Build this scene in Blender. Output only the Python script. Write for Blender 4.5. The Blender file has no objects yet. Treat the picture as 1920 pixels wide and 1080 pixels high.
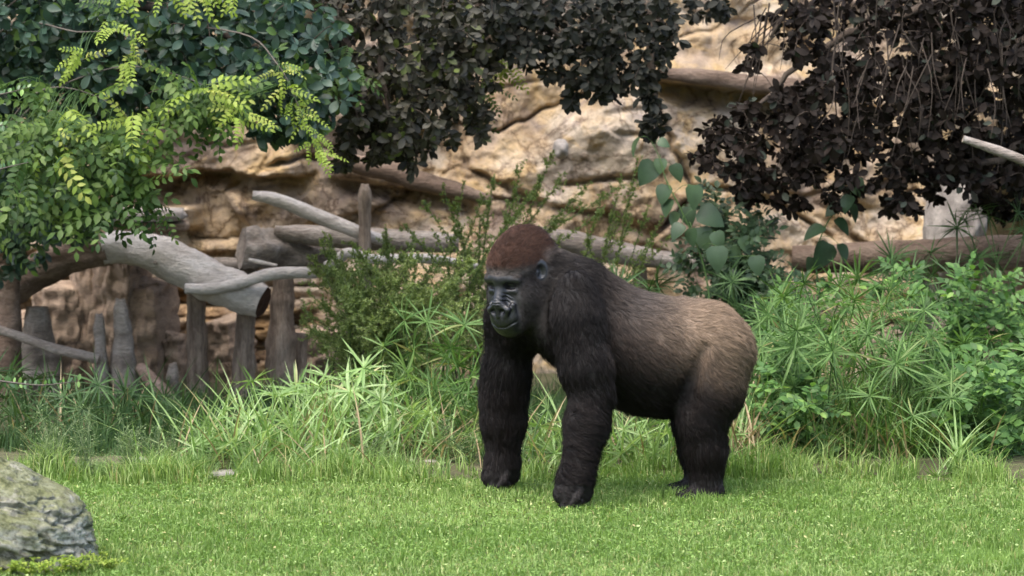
import bpy, math, random
import numpy as np
from mathutils import Vector, Matrix, Euler

# ------------------------------------------------------------------ camera, sky, sun, exposure
scene = bpy.context.scene
COL = scene.collection
CAM_Y, CAM_Z, FPX = -14.0, 1.7, 6538.0
PITCH = math.atan((540 - 161) / FPX)
cam_data = bpy.data.cameras.new('camera')
cam_data.sensor_width = 36.0
cam_data.lens = FPX / 1920.0 * 36.0
cam_data.clip_start = 0.1
cam_data.clip_end = 600.0
cam_data.dof.use_dof = True
cam_data.dof.focus_distance = 14.15
cam_data.dof.aperture_fstop = 4.0
cam = bpy.data.objects.new('camera', cam_data)
COL.objects.link(cam)
cam.location = (0, CAM_Y, CAM_Z)
cam.rotation_euler = (math.pi / 2 - PITCH, 0, 0)
scene.camera = cam

SUN_EL, SUN_AZ = math.radians(66), math.radians(-150)     # azimuth: 0 = straight behind the scene, negative = from the left, 180 = from behind the camera
world = bpy.data.worlds.new('World')
scene.world = world
world.use_nodes = True
wn = world.node_tree
wn.nodes.clear()
wo = wn.nodes.new('ShaderNodeOutputWorld')
wb = wn.nodes.new('ShaderNodeBackground')
ws = wn.nodes.new('ShaderNodeTexSky')
ws.sky_type = 'NISHITA'
ws.sun_disc = False
ws.sun_elevation = SUN_EL
ws.sun_rotation = SUN_AZ
ws.air_density = 1.0
ws.dust_density = 4.0
ws.ozone_density = 0.6
wb.inputs['Strength'].default_value = 0.15
wn.links.new(ws.outputs[0], wb.inputs['Color'])
wn.links.new(wb.outputs[0], wo.inputs['Surface'])

sun_data = bpy.data.lights.new('sun', 'SUN')
sun_data.energy = 1.2
sun_data.angle = math.radians(60)
sun_data.color = (1.0, 0.97, 0.92)
sun = bpy.data.objects.new('sun', sun_data)
COL.objects.link(sun)
sd = Vector((math.sin(SUN_AZ) * math.cos(SUN_EL), math.cos(SUN_AZ) * math.cos(SUN_EL), math.sin(SUN_EL)))
sun.rotation_euler = sd.to_track_quat('Z', 'Y').to_euler()
sun.location = (0, 0, 12)

scene.view_settings.view_transform = 'Standard'
scene.view_settings.look = 'None'
scene.view_settings.exposure = 1.65
scene.view_settings.gamma = 1.0
scene.render.engine = 'CYCLES'
scene.cycles.use_denoising = True
scene.cycles.max_bounces = 6
scene.cycles.diffuse_bounces = 3
scene.cycles.glossy_bounces = 2
scene.cycles.transmission_bounces = 3
scene.cycles.use_adaptive_sampling = True

# ------------------------------------------------------------------ helpers
rng = np.random.default_rng(7)
random.seed(7)
CT, ST = math.cos(PITCH), math.sin(PITCH)

def P(px, py, Y):
    """Point of the depth plane y = Y that the photograph shows at (px, py)."""
    dx, dy = (px - 960) / FPX, -(py - 540) / FPX
    d = np.array([dx, CT + ST * dy, -ST + CT * dy])
    t = (Y - CAM_Y) / d[1]
    return np.array([0, CAM_Y, CAM_Z]) + d * t

def ground_y(py):
    """Depth at which flat ground shows at picture row py."""
    dy = -(py - 540) / FPX
    return CAM_Y + CAM_Z * (CT + ST * dy) / (ST - CT * dy)

def V3(a):
    return np.asarray(a, dtype=float)

def unit(v):
    v = np.asarray(v, dtype=float)
    return v / (np.linalg.norm(v, axis=-1, keepdims=True) + 1e-12)

def hash3(ix, iy, iz, seed):
    h = (ix.astype(np.int64) * 374761393 + iy.astype(np.int64) * 668265263 + iz.astype(np.int64) * 2147483647 + seed * 1274126177) & 0xFFFFFFFF
    h = ((h ^ (h >> 13)) * 1274126177) & 0xFFFFFFFF
    h = (h ^ (h >> 16)) & 0xFFFFFF
    return h / float(0xFFFFFF)

def vnoise(p, seed=0):
    p = np.asarray(p, dtype=float)
    i = np.floor(p)
    f = p - i
    f = f * f * (3 - 2 * f)
    i = i.astype(np.int64)
    out = 0
    for dx in (0, 1):
        for dy in (0, 1):
            for dz in (0, 1):
                w = (f[..., 0] if dx else 1 - f[..., 0]) * (f[..., 1] if dy else 1 - f[..., 1]) * (f[..., 2] if dz else 1 - f[..., 2])
                out = out + w * hash3(i[..., 0] + dx, i[..., 1] + dy, i[..., 2] + dz, seed)
    return out

def fbm(p, octv=4, seed=0, gain=0.5):
    p = np.asarray(p, dtype=float)
    a, s, tot = 1.0, 0.0, 0.0
    for k in range(octv):
        s = s + a * (vnoise(p * (2 ** k) + 17.3 * k, seed + k) - 0.5) * 2
        tot += a
        a *= gain
    return s / tot

def make_mesh(name, V, F, attrs=None, smooth=True, corner_attrs=None):
    """V (n,3); F (m,3) or (m,4) or a list of such arrays; attrs: name -> per-vertex float or rgba."""
    V = np.asarray(V, dtype=np.float32)
    Fs = F if isinstance(F, list) else [F]
    Fs = [np.asarray(f, dtype=np.int32) for f in Fs if len(f)]
    me = bpy.data.meshes.new(name)
    me.vertices.add(len(V))
    me.vertices.foreach_set('co', V.ravel())
    nl = sum(f.size for f in Fs)
    npoly = sum(len(f) for f in Fs)
    me.loops.add(nl)
    me.loops.foreach_set('vertex_index', np.concatenate([f.ravel() for f in Fs]))
    me.polygons.add(npoly)
    tot = np.concatenate([np.full(len(f), f.shape[1], dtype=np.int32) for f in Fs])
    st = np.concatenate([[0], np.cumsum(tot)[:-1]]).astype(np.int32)
    me.polygons.foreach_set('loop_start', st)
    me.polygons.foreach_set('loop_total', tot)
    me.update(calc_edges=True)
    me.polygons.foreach_set('use_smooth', np.full(npoly, smooth, dtype=bool))
    for k, a in (attrs or {}).items():
        a = np.asarray(a, dtype=np.float32)
        if a.ndim == 1:
            at = me.attributes.new(k, 'FLOAT', 'POINT')
            at.data.foreach_set('value', a)
        else:
            at = me.attributes.new(k, 'FLOAT_COLOR', 'POINT')
            at.data.foreach_set('color', a.ravel())
    return me

def link(name, data, parent=None, mat=None, loc=None):
    o = bpy.data.objects.new(name, data)
    COL.objects.link(o)
    if mat is not None:
        if len(data.materials) == 0:
            data.materials.append(mat)
    if parent is not None:
        o.parent = parent
    if loc is not None:
        o.location = loc
    return o

def tag(o, label=None, cat=None, group=None, kind=None):
    if label: o['label'] = label
    if cat: o['category'] = cat
    if group: o['group'] = group
    if kind: o['kind'] = kind
    return o

def thing(name, label, cat, loc=(0, 0, 0), group=None):
    o = bpy.data.objects.new(name, None)
    COL.objects.link(o)
    o.location = loc
    o.empty_display_size = 0.05
    return tag(o, label, cat, group)

class MB:
    """Collects vertices, faces and one random number per piece."""
    def __init__(s):
        s.v, s.t, s.q, s.r, s.n = [], [], [], [], 0
    def add(s, v, tris=None, quads=None, rnd=0.0):
        v = np.asarray(v, dtype=float).reshape(-1, 3)
        if tris is not None and len(tris): s.t.append(np.asarray(tris) + s.n)
        if quads is not None and len(quads): s.q.append(np.asarray(quads) + s.n)
        s.v.append(v)
        s.r.append(np.full(len(v), rnd) if np.isscalar(rnd) else np.asarray(rnd))
        s.n += len(v)
    def tube(s, pts, rad, sides=6, rnd=0.0, cap=True):
        v, q, t = tube_geo(pts, rad, sides, cap)
        s.add(v, t, q, rnd)
    def mesh(s, name, smooth=True):
        F = []
        if s.t: F.append(np.concatenate(s.t))
        if s.q: F.append(np.concatenate(s.q))
        return make_mesh(name, np.concatenate(s.v), F, {'rnd': np.concatenate(s.r)}, smooth)
    def build(s, name, mat, parent=None, smooth=True, loc=None):
        return link(name, s.mesh(name, smooth), parent, mat, loc)

def tube_geo(pts, rad, sides=6, cap=True):
    pts = np.asarray(pts, dtype=float)
    n = len(pts)
    rad = np.broadcast_to(np.asarray(rad, dtype=float), (n,))
    tan = np.gradient(pts, axis=0)
    tan = unit(tan)
    ref = np.array([0.0, 0, 1]) if abs(tan[0][2]) < 0.9 else np.array([1.0, 0, 0])
    u = unit(np.cross(tan[0], ref))
    ang = np.arange(sides) / sides * 2 * np.pi
    V = []
    for k in range(n):
        u = unit(u - tan[k] * np.dot(u, tan[k]))
        w = np.cross(tan[k], u)
        V.append(pts[k] + rad[k] * (np.cos(ang)[:, None] * u + np.sin(ang)[:, None] * w))
    V = np.concatenate(V)
    a = np.arange(sides)
    b = (a + 1) % sides
    q = np.concatenate([np.stack([k * sides + a, k * sides + b, (k + 1) * sides + b, (k + 1) * sides + a], 1) for k in range(n - 1)])
    t = None
    if cap:
        V = np.concatenate([V, pts[:1], pts[-1:]])
        c0, c1 = n * sides, n * sides + 1
        t = np.concatenate([np.stack([b, a, np.full(sides, c0)], 1), np.stack([(n - 1) * sides + a, (n - 1) * sides + b, np.full(sides, c1)], 1)])
    return V, q, t

def spline(pts, n):
    """Catmull-Rom through the points, n samples."""
    pts = np.asarray(pts, dtype=float)
    if len(pts) == 2:
        t = np.linspace(0, 1, n)[:, None]
        return pts[0] * (1 - t) + pts[1] * t
    p = np.concatenate([[2 * pts[0] - pts[1]], pts, [2 * pts[-1] - pts[-2]]])
    m = len(pts) - 1
    out = []
    for u in np.linspace(0, m, n):
        k = min(int(u), m - 1)
        t = u - k
        a, b, c, d = p[k], p[k + 1], p[k + 2], p[k + 3]
        out.append(0.5 * ((2 * b) + (-a + c) * t + (2 * a - 5 * b + 4 * c - d) * t ** 2 + (-a + 3 * b - 3 * c + d) * t ** 3))
    return np.array(out)

# ------------------------------------------------------------------ materials
def nodes_of(name):
    m = bpy.data.materials.new(name)
    m.use_nodes = True
    nt = m.node_tree
    nt.nodes.clear()
    out = nt.nodes.new('ShaderNodeOutputMaterial')
    return m, nt, out

def N(nt, kind, **kw):
    n = nt.nodes.new(kind)
    for k, v in kw.items():
        setattr(n, k, v)
    return n

def ramp(nt, fac, stops):
    r = N(nt, 'ShaderNodeValToRGB')
    el = r.color_ramp.elements
    while len(el) < len(stops): el.new(0.5)
    for e, (p, c) in zip(el, stops):
        e.position = p
        e.color = (*c, 1) if len(c) == 3 else c
    nt.links.new(fac, r.inputs[0])
    return r.outputs[0]

def noise(nt, scale, detail=4, rough=0.55, coord=None, dist=0.0):
    n = N(nt, 'ShaderNodeTexNoise')
    n.inputs['Scale'].default_value = scale
    n.inputs['Detail'].default_value = detail
    n.inputs['Roughness'].default_value = rough
    n.inputs['Distortion'].default_value = dist
    if coord is not None: nt.links.new(coord, n.inputs['Vector'])
    return n.outputs['Fac']

def mixc(nt, fac, a, b, blend='MIX'):
    m = N(nt, 'ShaderNodeMix', data_type='RGBA', blend_type=blend)
    for sock, val in ((m.inputs[0], fac), (m.inputs[6], a), (m.inputs[7], b)):
        if hasattr(val, 'is_linked'): nt.links.new(val, sock)
        elif isinstance(val, (int, float)): sock.default_value = val
        else: sock.default_value = (*val, 1)
    return m.outputs[2]

def math_node(nt, op, a, b=None):
    m = N(nt, 'ShaderNodeMath', operation=op)
    for s, v in ((m.inputs[0], a), (m.inputs[1], b)):
        if v is None: continue
        if hasattr(v, 'is_linked'): nt.links.new(v, s)
        else: s.default_value = v
    return m.outputs[0]

def leaf_mat(name, stops, rough=0.5, trans=0.3, spec=0.35, tint=1.25):
    """Leaf colours picked at random per leaf (attribute rnd plus the object's own random number)."""
    m, nt, out = nodes_of(name)
    at = N(nt, 'ShaderNodeAttribute', attribute_name='rnd')
    oi = N(nt, 'ShaderNodeObjectInfo')
    f = math_node(nt, 'FRACT', math_node(nt, 'ADD', at.outputs['Fac'], oi.outputs['Random']))
    c = ramp(nt, f, stops)
    geo = N(nt, 'ShaderNodeNewGeometry')
    nz = noise(nt, 14, 3, 0.6, geo.outputs['Position'])
    c = mixc(nt, 0.45, c, ramp(nt, nz, [(0.3, (0.45, 0.45, 0.45)), (0.7, (1.3, 1.3, 1.3))]), 'MULTIPLY')
    p = N(nt, 'ShaderNodeBsdfPrincipled')
    p.inputs['Roughness'].default_value = rough
    p.inputs['Specular IOR Level'].default_value = spec
    nt.links.new(c, p.inputs['Base Color'])
    tr = N(nt, 'ShaderNodeBsdfTranslucent')
    ct = mixc(nt, 1.0, c, (tint, tint * 1.05, tint * 0.55), 'MULTIPLY')
    nt.links.new(ct, tr.inputs['Color'])
    mx = N(nt, 'ShaderNodeMixShader')
    mx.inputs[0].default_value = trans
    nt.links.new(p.outputs[0], mx.inputs[1])
    nt.links.new(tr.outputs[0], mx.inputs[2])
    nt.links.new(mx.outputs[0], out.inputs['Surface'])
    return m

def rough_mat(name, stops, scale=6, rough=0.85, bump=0.3, stretch=None, fine=60, dark=0.5, bump_d=0.01):
    """Mottled rock, wood or earth: a colour ramp on layered noise with fine relief."""
    m, nt, out = nodes_of(name)
    tc = N(nt, 'ShaderNodeTexCoord')
    co = tc.outputs['Object']
    if stretch:
        mp = N(nt, 'ShaderNodeMapping')
        mp.inputs['Scale'].default_value = stretch
        nt.links.new(co, mp.inputs['Vector'])
        co = mp.outputs[0]
    n1 = noise(nt, scale, 6, 0.6, co, 0.4)
    n2 = noise(nt, fine, 5, 0.65, co)
    c = ramp(nt, n1, stops)
    c = mixc(nt, dark, c, ramp(nt, n2, [(0.25, (0.4, 0.4, 0.4)), (0.75, (1.35, 1.35, 1.35))]), 'MULTIPLY')
    p = N(nt, 'ShaderNodeBsdfPrincipled')
    p.inputs['Roughness'].default_value = rough
    p.inputs['Specular IOR Level'].default_value = 0.25
    nt.links.new(c, p.inputs['Base Color'])
    b = N(nt, 'ShaderNodeBump')
    b.inputs['Strength'].default_value = bump
    b.inputs['Distance'].default_value = bump_d
    nt.links.new(math_node(nt, 'ADD', n1, n2), b.inputs['Height'])
    nt.links.new(b.outputs[0], p.inputs['Normal'])
    nt.links.new(p.outputs[0], out.inputs['Surface'])
    return m
# ------------------------------------------------------------------ ground, planting bed, cliff
def grid_mesh(name, xs, ys, fn):
    X, Y = np.meshgrid(xs, ys, indexing='ij')
    V = fn(X, Y).reshape(-1, 3)
    nx, ny = len(xs), len(ys)
    i = np.arange(nx * ny).reshape(nx, ny)
    F = np.stack([i[:-1, :-1], i[1:, :-1], i[1:, 1:], i[:-1, 1:]], -1).reshape(-1, 4)
    return make_mesh(name, V, F)

def lawn_z(x, y):
    return 0.010 * fbm(np.stack([x * 1.7, y * 1.7, 0 * x], -1), 2, 3)

def soil_mat(name, a, b, c):
    return rough_mat(name, [(0.25, a), (0.5, b), (0.8, c)], 5, 0.95, 0.6, None, 70, 0.6)

SOIL = soil_mat('lawn_soil', (0.035, 0.045, 0.012), (0.06, 0.085, 0.02), (0.08, 0.10, 0.03))
BED = soil_mat('bed_soil', (0.045, 0.042, 0.022), (0.085, 0.082, 0.042), (0.14, 0.13, 0.08))

gx = np.concatenate([[-90, -30, -10], np.linspace(-4.5, 4.5, 120), [10, 30, 90]])
gy = np.concatenate([[-60, -30, -12, -6], np.linspace(-3.2, 2.2, 80), [4, 8, 20, 60]])
def ground_fn(X, Y):
    w = np.clip(1 - np.maximum(np.abs(X) - 4, 0), 0, 1)
    return np.stack([X, Y, lawn_z(X, Y) * w], -1)
tag(link('ground', grid_mesh('ground', gx, gy, ground_fn), None, SOIL), 'flat lawn soil under short green grass', 'ground', kind='structure')

def bed_edge(x):
    return 0.98 + 0.10 * np.sin(x * 1.9 + 0.5) + 0.05 * np.sin(x * 5.1)
bx, bt = np.linspace(-6, 6, 140), np.linspace(0, 1, 60)
def bed_fn(X, T):
    Y = bed_edge(X) + T * (6.6 - bed_edge(X))
    z = 0.004 + lawn_z(X, Y) + np.minimum(T * 12, 1) * (0.02 + 0.035 * (fbm(np.stack([X * 3, Y * 3, 0 * X], -1), 3, 9) + 0.6))
    return np.stack([X, Y, z], -1)
tag(link('planting_bed', grid_mesh('planting_bed', bx, bt, bed_fn), None, BED), 'brown earth bed between lawn and rock wall', 'ground', kind='structure')

# cliff: a sheet of rock with ledges, bulges and cracks, real depth everywhere
def smooth(a, b, v):
    t = np.clip((v - a) / (b - a), 0, 1)
    return t * t * (3 - 2 * t)

def cliff_depth(X, Z):
    """Depth of the rock face; ledges are given by picture rows and columns at the face."""
    k = FPX / 19.6
    px = 960 + X * k
    py = 161 + (CAM_Z - Z) * k
    p3 = np.stack([X, Z, 0 * X], -1)
    wob = fbm(p3 * 2.2, 3, 41) * 22
    d = 5.85 + 0.28 * fbm(p3 * np.array([0.9, 1.1, 1]) + 3.1, 3, 40)
    d = d + 0.07 * fbm(p3 * 4.0, 4, 42)
    d = d + 0.05 * np.abs(fbm(p3 * np.array([2.2, 4.5, 1]) + 5, 4, 45)) + 0.035 * fbm(p3 * 13.0, 3, 46) + 0.012 * fbm(p3 * 40.0, 2, 56)
    rid = 1 - np.abs(fbm(p3 * np.array([1.3, 2.6, 1]), 3, 47))
    d = d + 0.035 * np.clip((rid - 0.93) / 0.07, 0, 1)
    # blocks: uneven cells, each set a little forward or back, with open joints between
    r_ = np.random.default_rng(77)
    sx_, sz_ = r_.uniform(-7, 7, 150), r_.uniform(-0.3, 4.4, 150)
    so_ = r_.uniform(-1, 1, 150)
    jx = X + 0.16 * fbm(p3 * 2.6 + 11, 3, 51) + 0.03 * fbm(p3 * 12, 2, 52)
    jz = Z + 0.12 * fbm(p3 * 2.6 + 23, 3, 53) + 0.03 * fbm(p3 * 12 + 4, 2, 54)
    f1 = np.full(X.shape, 9.0)
    f2 = np.full(X.shape, 9.0)
    off = np.zeros(X.shape)
    for a_, b_, o_ in zip(sx_, sz_, so_):
        q_ = np.sqrt(((jx - a_) * 0.62) ** 2 + ((jz - b_) * 1.25) ** 2)
        new = q_ < f1
        f2 = np.where(new, f1, np.minimum(f2, q_))
        off = np.where(new, o_, off)
        f1 = np.where(new, q_, f1)
    edge = f2 - f1
    d = d + 0.075 * off * smooth(0.0, 0.05, edge) + 0.07 * smooth(0.035, 0.0, edge) * smooth(-0.5, 0.4, fbm(p3 * 1.8 + 31, 2, 55) + 0.2)
    # left: upper block overhangs a dark ledge, lower courses step back in layers
    left = smooth(600, 530, px + wob * 0.6)
    jag = fbm(np.stack([X * 6.0, Z * 3.0, 0 * X], -1), 4, 48) * 26 + fbm(np.stack([X * 1.6, 0 * X, 0 * X], -1), 2, 49) * 22
    led = smooth(322, 336, py + wob * 0.3 + jag)
    d = d + left * (-0.15 * (1 - led) + 0.20 * led * smooth(372, 338, py + jag * 1.4))
    slab = smooth(370, 335, px + wob) * smooth(200, 240, px) * smooth(386, 394, py) * smooth(440, 425, py)
    d = d - 0.28 * slab
    strata = left * smooth(430, 470, py)
    lay = (py + wob * 0.7 + 9 * vnoise(p3 * np.array([3.5, 0.0, 1]), 44)) / 24.0
    saw = lay - np.floor(lay)
    step = hash3(np.floor(lay).astype(int), np.floor(X * 3.2 + 7 * hash3(np.floor(lay).astype(int), 0 * np.floor(lay).astype(int), 0 * np.floor(lay).astype(int), 5)).astype(int), 0 * np.floor(lay).astype(int), 9)
    d = d + strata * (0.20 * (step - 0.5) + 0.06 * smooth(0.80, 0.97, saw) - 0.04)
    # middle: a shadowed fold running down to the right
    fold = py - (322 + (px - 640) * 0.165)
    mid = smooth(600, 650, px) * smooth(900, 860, px)
    d = d + mid * (-0.09 * smooth(-26, -4, fold) * smooth(24, 4, fold) + 0.08 * smooth(14, 20, fold) * smooth(60, 26, fold))
    # right of it: bulging ochre panel, thin cracks
    d = d - 0.20 * np.exp(-(((px - 1150) / 130) ** 2 + ((py - 240) / 70) ** 2))
    d = d + 0.16 * np.exp(-(((px - 1000) / 55) ** 2 + ((py - 230) / 60) ** 2))
    cr = py - (352 - 0.13 * (px - 1060) + wob * 0.35)
    d = d + 0.10 * np.exp(-(cr / 5) ** 2) * smooth(1020, 1080, px) * smooth(1260, 1180, px)
    cr2 = py - (395 + 0.62 * (px - 1480) + wob * 0.2)
    d = d + 0.12 * np.exp(-(cr2 / 5) ** 2) * smooth(1450, 1490, px) * smooth(1600, 1560, px)
    # upper right: overhang
    ov = smooth(1210, 1260, px) * smooth(1560, 1480, px)
    l2 = py + wob * 0.3 - 0.10 * (px - 1250)
    d = d + ov * (-0.16 * smooth(165, 150, l2) * smooth(95, 130, l2) + 0.20 * smooth(146, 156, l2) * smooth(215, 170, l2))
    d = d + 0.05 * np.sin(px / 17.0 + wob * 0.1) * smooth(1270, 1300, px) * smooth(1420, 1390, px) * smooth(120, 90, py)
    # far right: a dark hollow
    cave = smooth(1800, 1850, px + wob * 0.3) * smooth(260, 330, py)
    d = d + 1.5 * cave
    # the whole face leans back a little higher up
    return d + 0.10 * np.maximum(Z - 0.4, 0)

cx = np.concatenate([np.linspace(-6.5, -3.82, 70), np.linspace(-3.8, 3.8, 620), np.linspace(3.82, 6.5, 70)])
cz = np.concatenate([np.linspace(-0.15, 2.5, 230), np.linspace(2.53, 4.2, 50)])
def cliff_mat():
    m, nt, out = nodes_of('sandstone')
    geo = N(nt, 'ShaderNodeNewGeometry')
    pos = geo.outputs['Position']
    mp = N(nt, 'ShaderNodeMapping')
    mp.inputs['Scale'].default_value = (1.0, 0.6, 1.1)
    nt.links.new(pos, mp.inputs['Vector'])
    big = noise(nt, 1.35, 4, 0.55, mp.outputs[0], 0.6)
    mid = noise(nt, 5.0, 5, 0.6, mp.outputs[0], 0.5)
    fine = noise(nt, 45, 5, 0.7, pos)
    mp2 = N(nt, 'ShaderNodeMapping')
    mp2.inputs['Scale'].default_value = (5.0, 2.0, 0.7)
    nt.links.new(pos, mp2.inputs['Vector'])
    streak = noise(nt, 1.6, 4, 0.6, mp2.outputs[0])
    c = ramp(nt, big, [(0.30, (0.27, 0.215, 0.185)), (0.41, (0.41, 0.33, 0.255)), (0.49, (0.50, 0.385, 0.245)), (0.57, (0.57, 0.49, 0.385)), (0.68, (0.39, 0.345, 0.315))])
    blot = noise(nt, 3.1, 6, 0.68, pos, 1.2)
    c = mixc(nt, ramp(nt, blot, [(0.52, (0, 0, 0)), (0.62, (0.75, 0.75, 0.75))]), c, (0.52, 0.375, 0.185))
    c = mixc(nt, ramp(nt, blot, [(0.34, (0.7, 0.7, 0.7)), (0.44, (0, 0, 0))]), c, (0.31, 0.258, 0.235))
    crk = math_node(nt, 'ABSOLUTE', math_node(nt, 'SUBTRACT', noise(nt, 2.4, 7, 0.62, mp.outputs[0], 0.5), 0.5))
    crk2 = ramp(nt, crk, [(0.0, (0.30, 0.26, 0.24)), (0.012, (0.75, 0.72, 0.7)), (0.03, (1, 1, 1))])
    c = mixc(nt, 0.9, c, crk2, 'MULTIPLY')
    c = mixc(nt, 0.75, c, ramp(nt, mid, [(0.28, (0.50, 0.44, 0.40)), (0.45, (0.98, 0.96, 0.93)), (0.72, (1.2, 1.16, 1.06))]), 'MULTIPLY')
    c = mixc(nt, 0.5, c, ramp(nt, streak, [(0.3, (0.55, 0.5, 0.48)), (0.65, (1.15, 1.12, 1.08))]), 'MULTIPLY')
    c = mixc(nt, 0.5, c, ramp(nt, fine, [(0.3, (0.6, 0.6, 0.6)), (0.7, (1.25, 1.25, 1.25))]), 'MULTIPLY')
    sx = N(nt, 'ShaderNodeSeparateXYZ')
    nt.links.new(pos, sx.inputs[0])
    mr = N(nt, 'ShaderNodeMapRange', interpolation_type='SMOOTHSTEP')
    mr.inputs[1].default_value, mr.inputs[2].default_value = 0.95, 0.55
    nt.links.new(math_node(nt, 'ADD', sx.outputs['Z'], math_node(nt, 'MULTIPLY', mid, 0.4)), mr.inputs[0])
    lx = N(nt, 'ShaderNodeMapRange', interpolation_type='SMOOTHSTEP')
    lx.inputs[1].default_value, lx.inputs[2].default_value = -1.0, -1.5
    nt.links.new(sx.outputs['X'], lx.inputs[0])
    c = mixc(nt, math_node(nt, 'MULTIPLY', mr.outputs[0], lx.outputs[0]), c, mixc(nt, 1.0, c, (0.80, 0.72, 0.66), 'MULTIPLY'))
    p = N(nt, 'ShaderNodeBsdfPrincipled')
    p.inputs['Roughness'].default_value = 0.9
    p.inputs['Specular IOR Level'].default_value = 0.2
    nt.links.new(c, p.inputs['Base Color'])
    b = N(nt, 'ShaderNodeBump')
    b.inputs['Strength'].default_value = 0.9
    b.inputs['Distance'].default_value = 0.05
    nt.links.new(math_node(nt, 'ADD', math_node(nt, 'ADD', mid, math_node(nt, 'MULTIPLY', fine, 0.6)), math_node(nt, 'MULTIPLY', blot, 0.6)), b.inputs['Height'])
    nt.links.new(b.outputs[0], p.inputs['Normal'])
    nt.links.new(p.outputs[0], out.inputs['Surface'])
    return m
CLIFF_MAT = cliff_mat()
cliff_me = grid_mesh('cliff', cx, cz, lambda X, Z: np.stack([X, cliff_depth(X, Z), Z], -1))
CLIFF = tag(link('cliff', cliff_me, None, CLIFF_MAT), 'tan and grey sandstone rock wall closing off the back', 'rock wall', kind='structure')
# plateau on top, where the overhanging trees root
tag(link('cliff_top', grid_mesh('cliff_top', np.linspace(-6.5, 6.5, 60), np.linspace(0, 1, 12),
    lambda X, T: np.stack([X, cliff_depth(X, 0 * X + 4.2) + 0.02 + T * 8, 4.18 + 0.06 * fbm(np.stack([X * 2, T * 9, 0 * X], -1), 2, 8)], -1)), None, BED),
    'earth plateau above the rock wall', 'ground', kind='structure')

# --- rocks
ROCK_DARK = rough_mat('layered_rock', [(0.3, (0.15, 0.108, 0.080)), (0.5, (0.29, 0.218, 0.16)), (0.72, (0.41, 0.315, 0.23))], 7, 0.9, 0.6, (1, 1, 2.4), 55, 0.6, 0.02)
ROCK_GREY = rough_mat('grey_rock', [(0.3, (0.17, 0.15, 0.135)), (0.5, (0.30, 0.275, 0.25)), (0.75, (0.42, 0.39, 0.35))], 5, 0.9, 0.5, None, 60, 0.5, 0.02)
ROCK_PALE = rough_mat('pale_stone', [(0.3, (0.34, 0.30, 0.27)), (0.6, (0.50, 0.46, 0.42)), (0.8, (0.60, 0.56, 0.52))], 8, 0.9, 0.4, None, 80, 0.4)

def cube_sphere(n):
    """Unit cube surface grid, welded."""
    g = np.linspace(-1, 1, n + 1)
    V, F = [], []
    key = {}
    def vid(p):
        k = tuple(np.round(p, 5))
        if k not in key:
            key[k] = len(V)
            V.append(p)
        return key[k]
    for ax in range(3):
        for sg in (-1, 1):
            for i in range(n):
                for j in range(n):
                    qd = []
                    for (a, b) in ((i, j), (i + 1, j), (i + 1, j + 1), (i, j + 1)):
                        p = np.zeros(3)
                        p[ax] = sg
                        p[(ax + 1) % 3] = g[a]
                        p[(ax + 2) % 3] = g[b]
                        qd.append(vid(p))
                    F.append(qd if sg > 0 else qd[::-1])
    return np.array(V), np.array(F)
CUBES = {n: cube_sphere(n) for n in (4, 8, 24, 40, 72)}

def rock_mesh(name, size, seed, n=8, roundness=0.6, amp=0.12, freq=1.6, ridge=0.0):
    V, F = CUBES[n]
    sph = unit(V)
    v = V * (1 - roundness) + sph * roundness * 1.15
    nn = fbm(v * freq + seed * 3.7, 4, seed)
    v = v + sph * (nn * amp)[:, None]
    if ridge:
        v = v - sph * (ridge * np.clip(0.16 - np.abs(fbm(v * freq * 2.2 + 9, 3, seed + 5)), 0, 1))[:, None]
    return make_mesh(name, v * np.asarray(size) * 0.5, F)

def rock(name, c, size, seed, mat, parent=None, rot=0.0, n=8, **kw):
    o = link(name, rock_mesh(name, size, seed, n, **kw), parent, mat)
    o.location = c
    o.rotation_euler = (0, 0, rot)
    return o

# layered slabs standing against the foot of the wall on the left: cracked panels with level courses
def layered_mesh(name, size, seed):
    V, F = CUBES[24]
    sph = unit(V)
    v = V * 0.80 + sph * 0.24
    v = v + sph * (fbm(v * np.array([1.4, 1.4, 1.0]) + seed, 3, seed) * 0.20)[:, None]
    hz = v[:, 2] * size[2] * 0.5
    lay = (hz + 0.012 * fbm(v * 2.0 + seed, 2, seed + 1)) / 0.045
    il = np.floor(lay).astype(int)
    st = hash3(il, np.floor(v[:, 0] * 2.2 + 5 * hash3(il, 0 * il, 0 * il, 3)).astype(int), 0 * il, seed) - 0.5
    fr = lay - il
    out = 0.16 * st - 0.10 * (np.minimum(fr, 1 - fr) < 0.12)
    v[:, :2] += unit(V[:, :2] + 1e-6) * out[:, None]
    return make_mesh(name, v * np.asarray(size) * 0.5, F)
sl = random.Random(5)
for (px, py, w, h, Y) in ((108, 640, 86, 210, 5.30), (168, 600, 66, 300, 5.36), (226, 595, 74, 260, 5.30), (286, 640, 66, 220, 5.32), (330, 690, 46, 130, 5.42), (48, 670, 60, 160, 5.45), (430, 670, 60, 150, 5.55), (600, 690, 90, 140, 5.5)):
    o = link('rock_slab', layered_mesh('rock_slab', (w / 330, 0.42, h / 330), sl.randint(1, 99)), CLIFF, ROCK_DARK)
    o.location = P(px, py, Y)
    o.rotation_euler = (sl.uniform(-0.05, 0.05), sl.uniform(-0.10, 0.10), sl.uniform(-0.3, 0.3))

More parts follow.
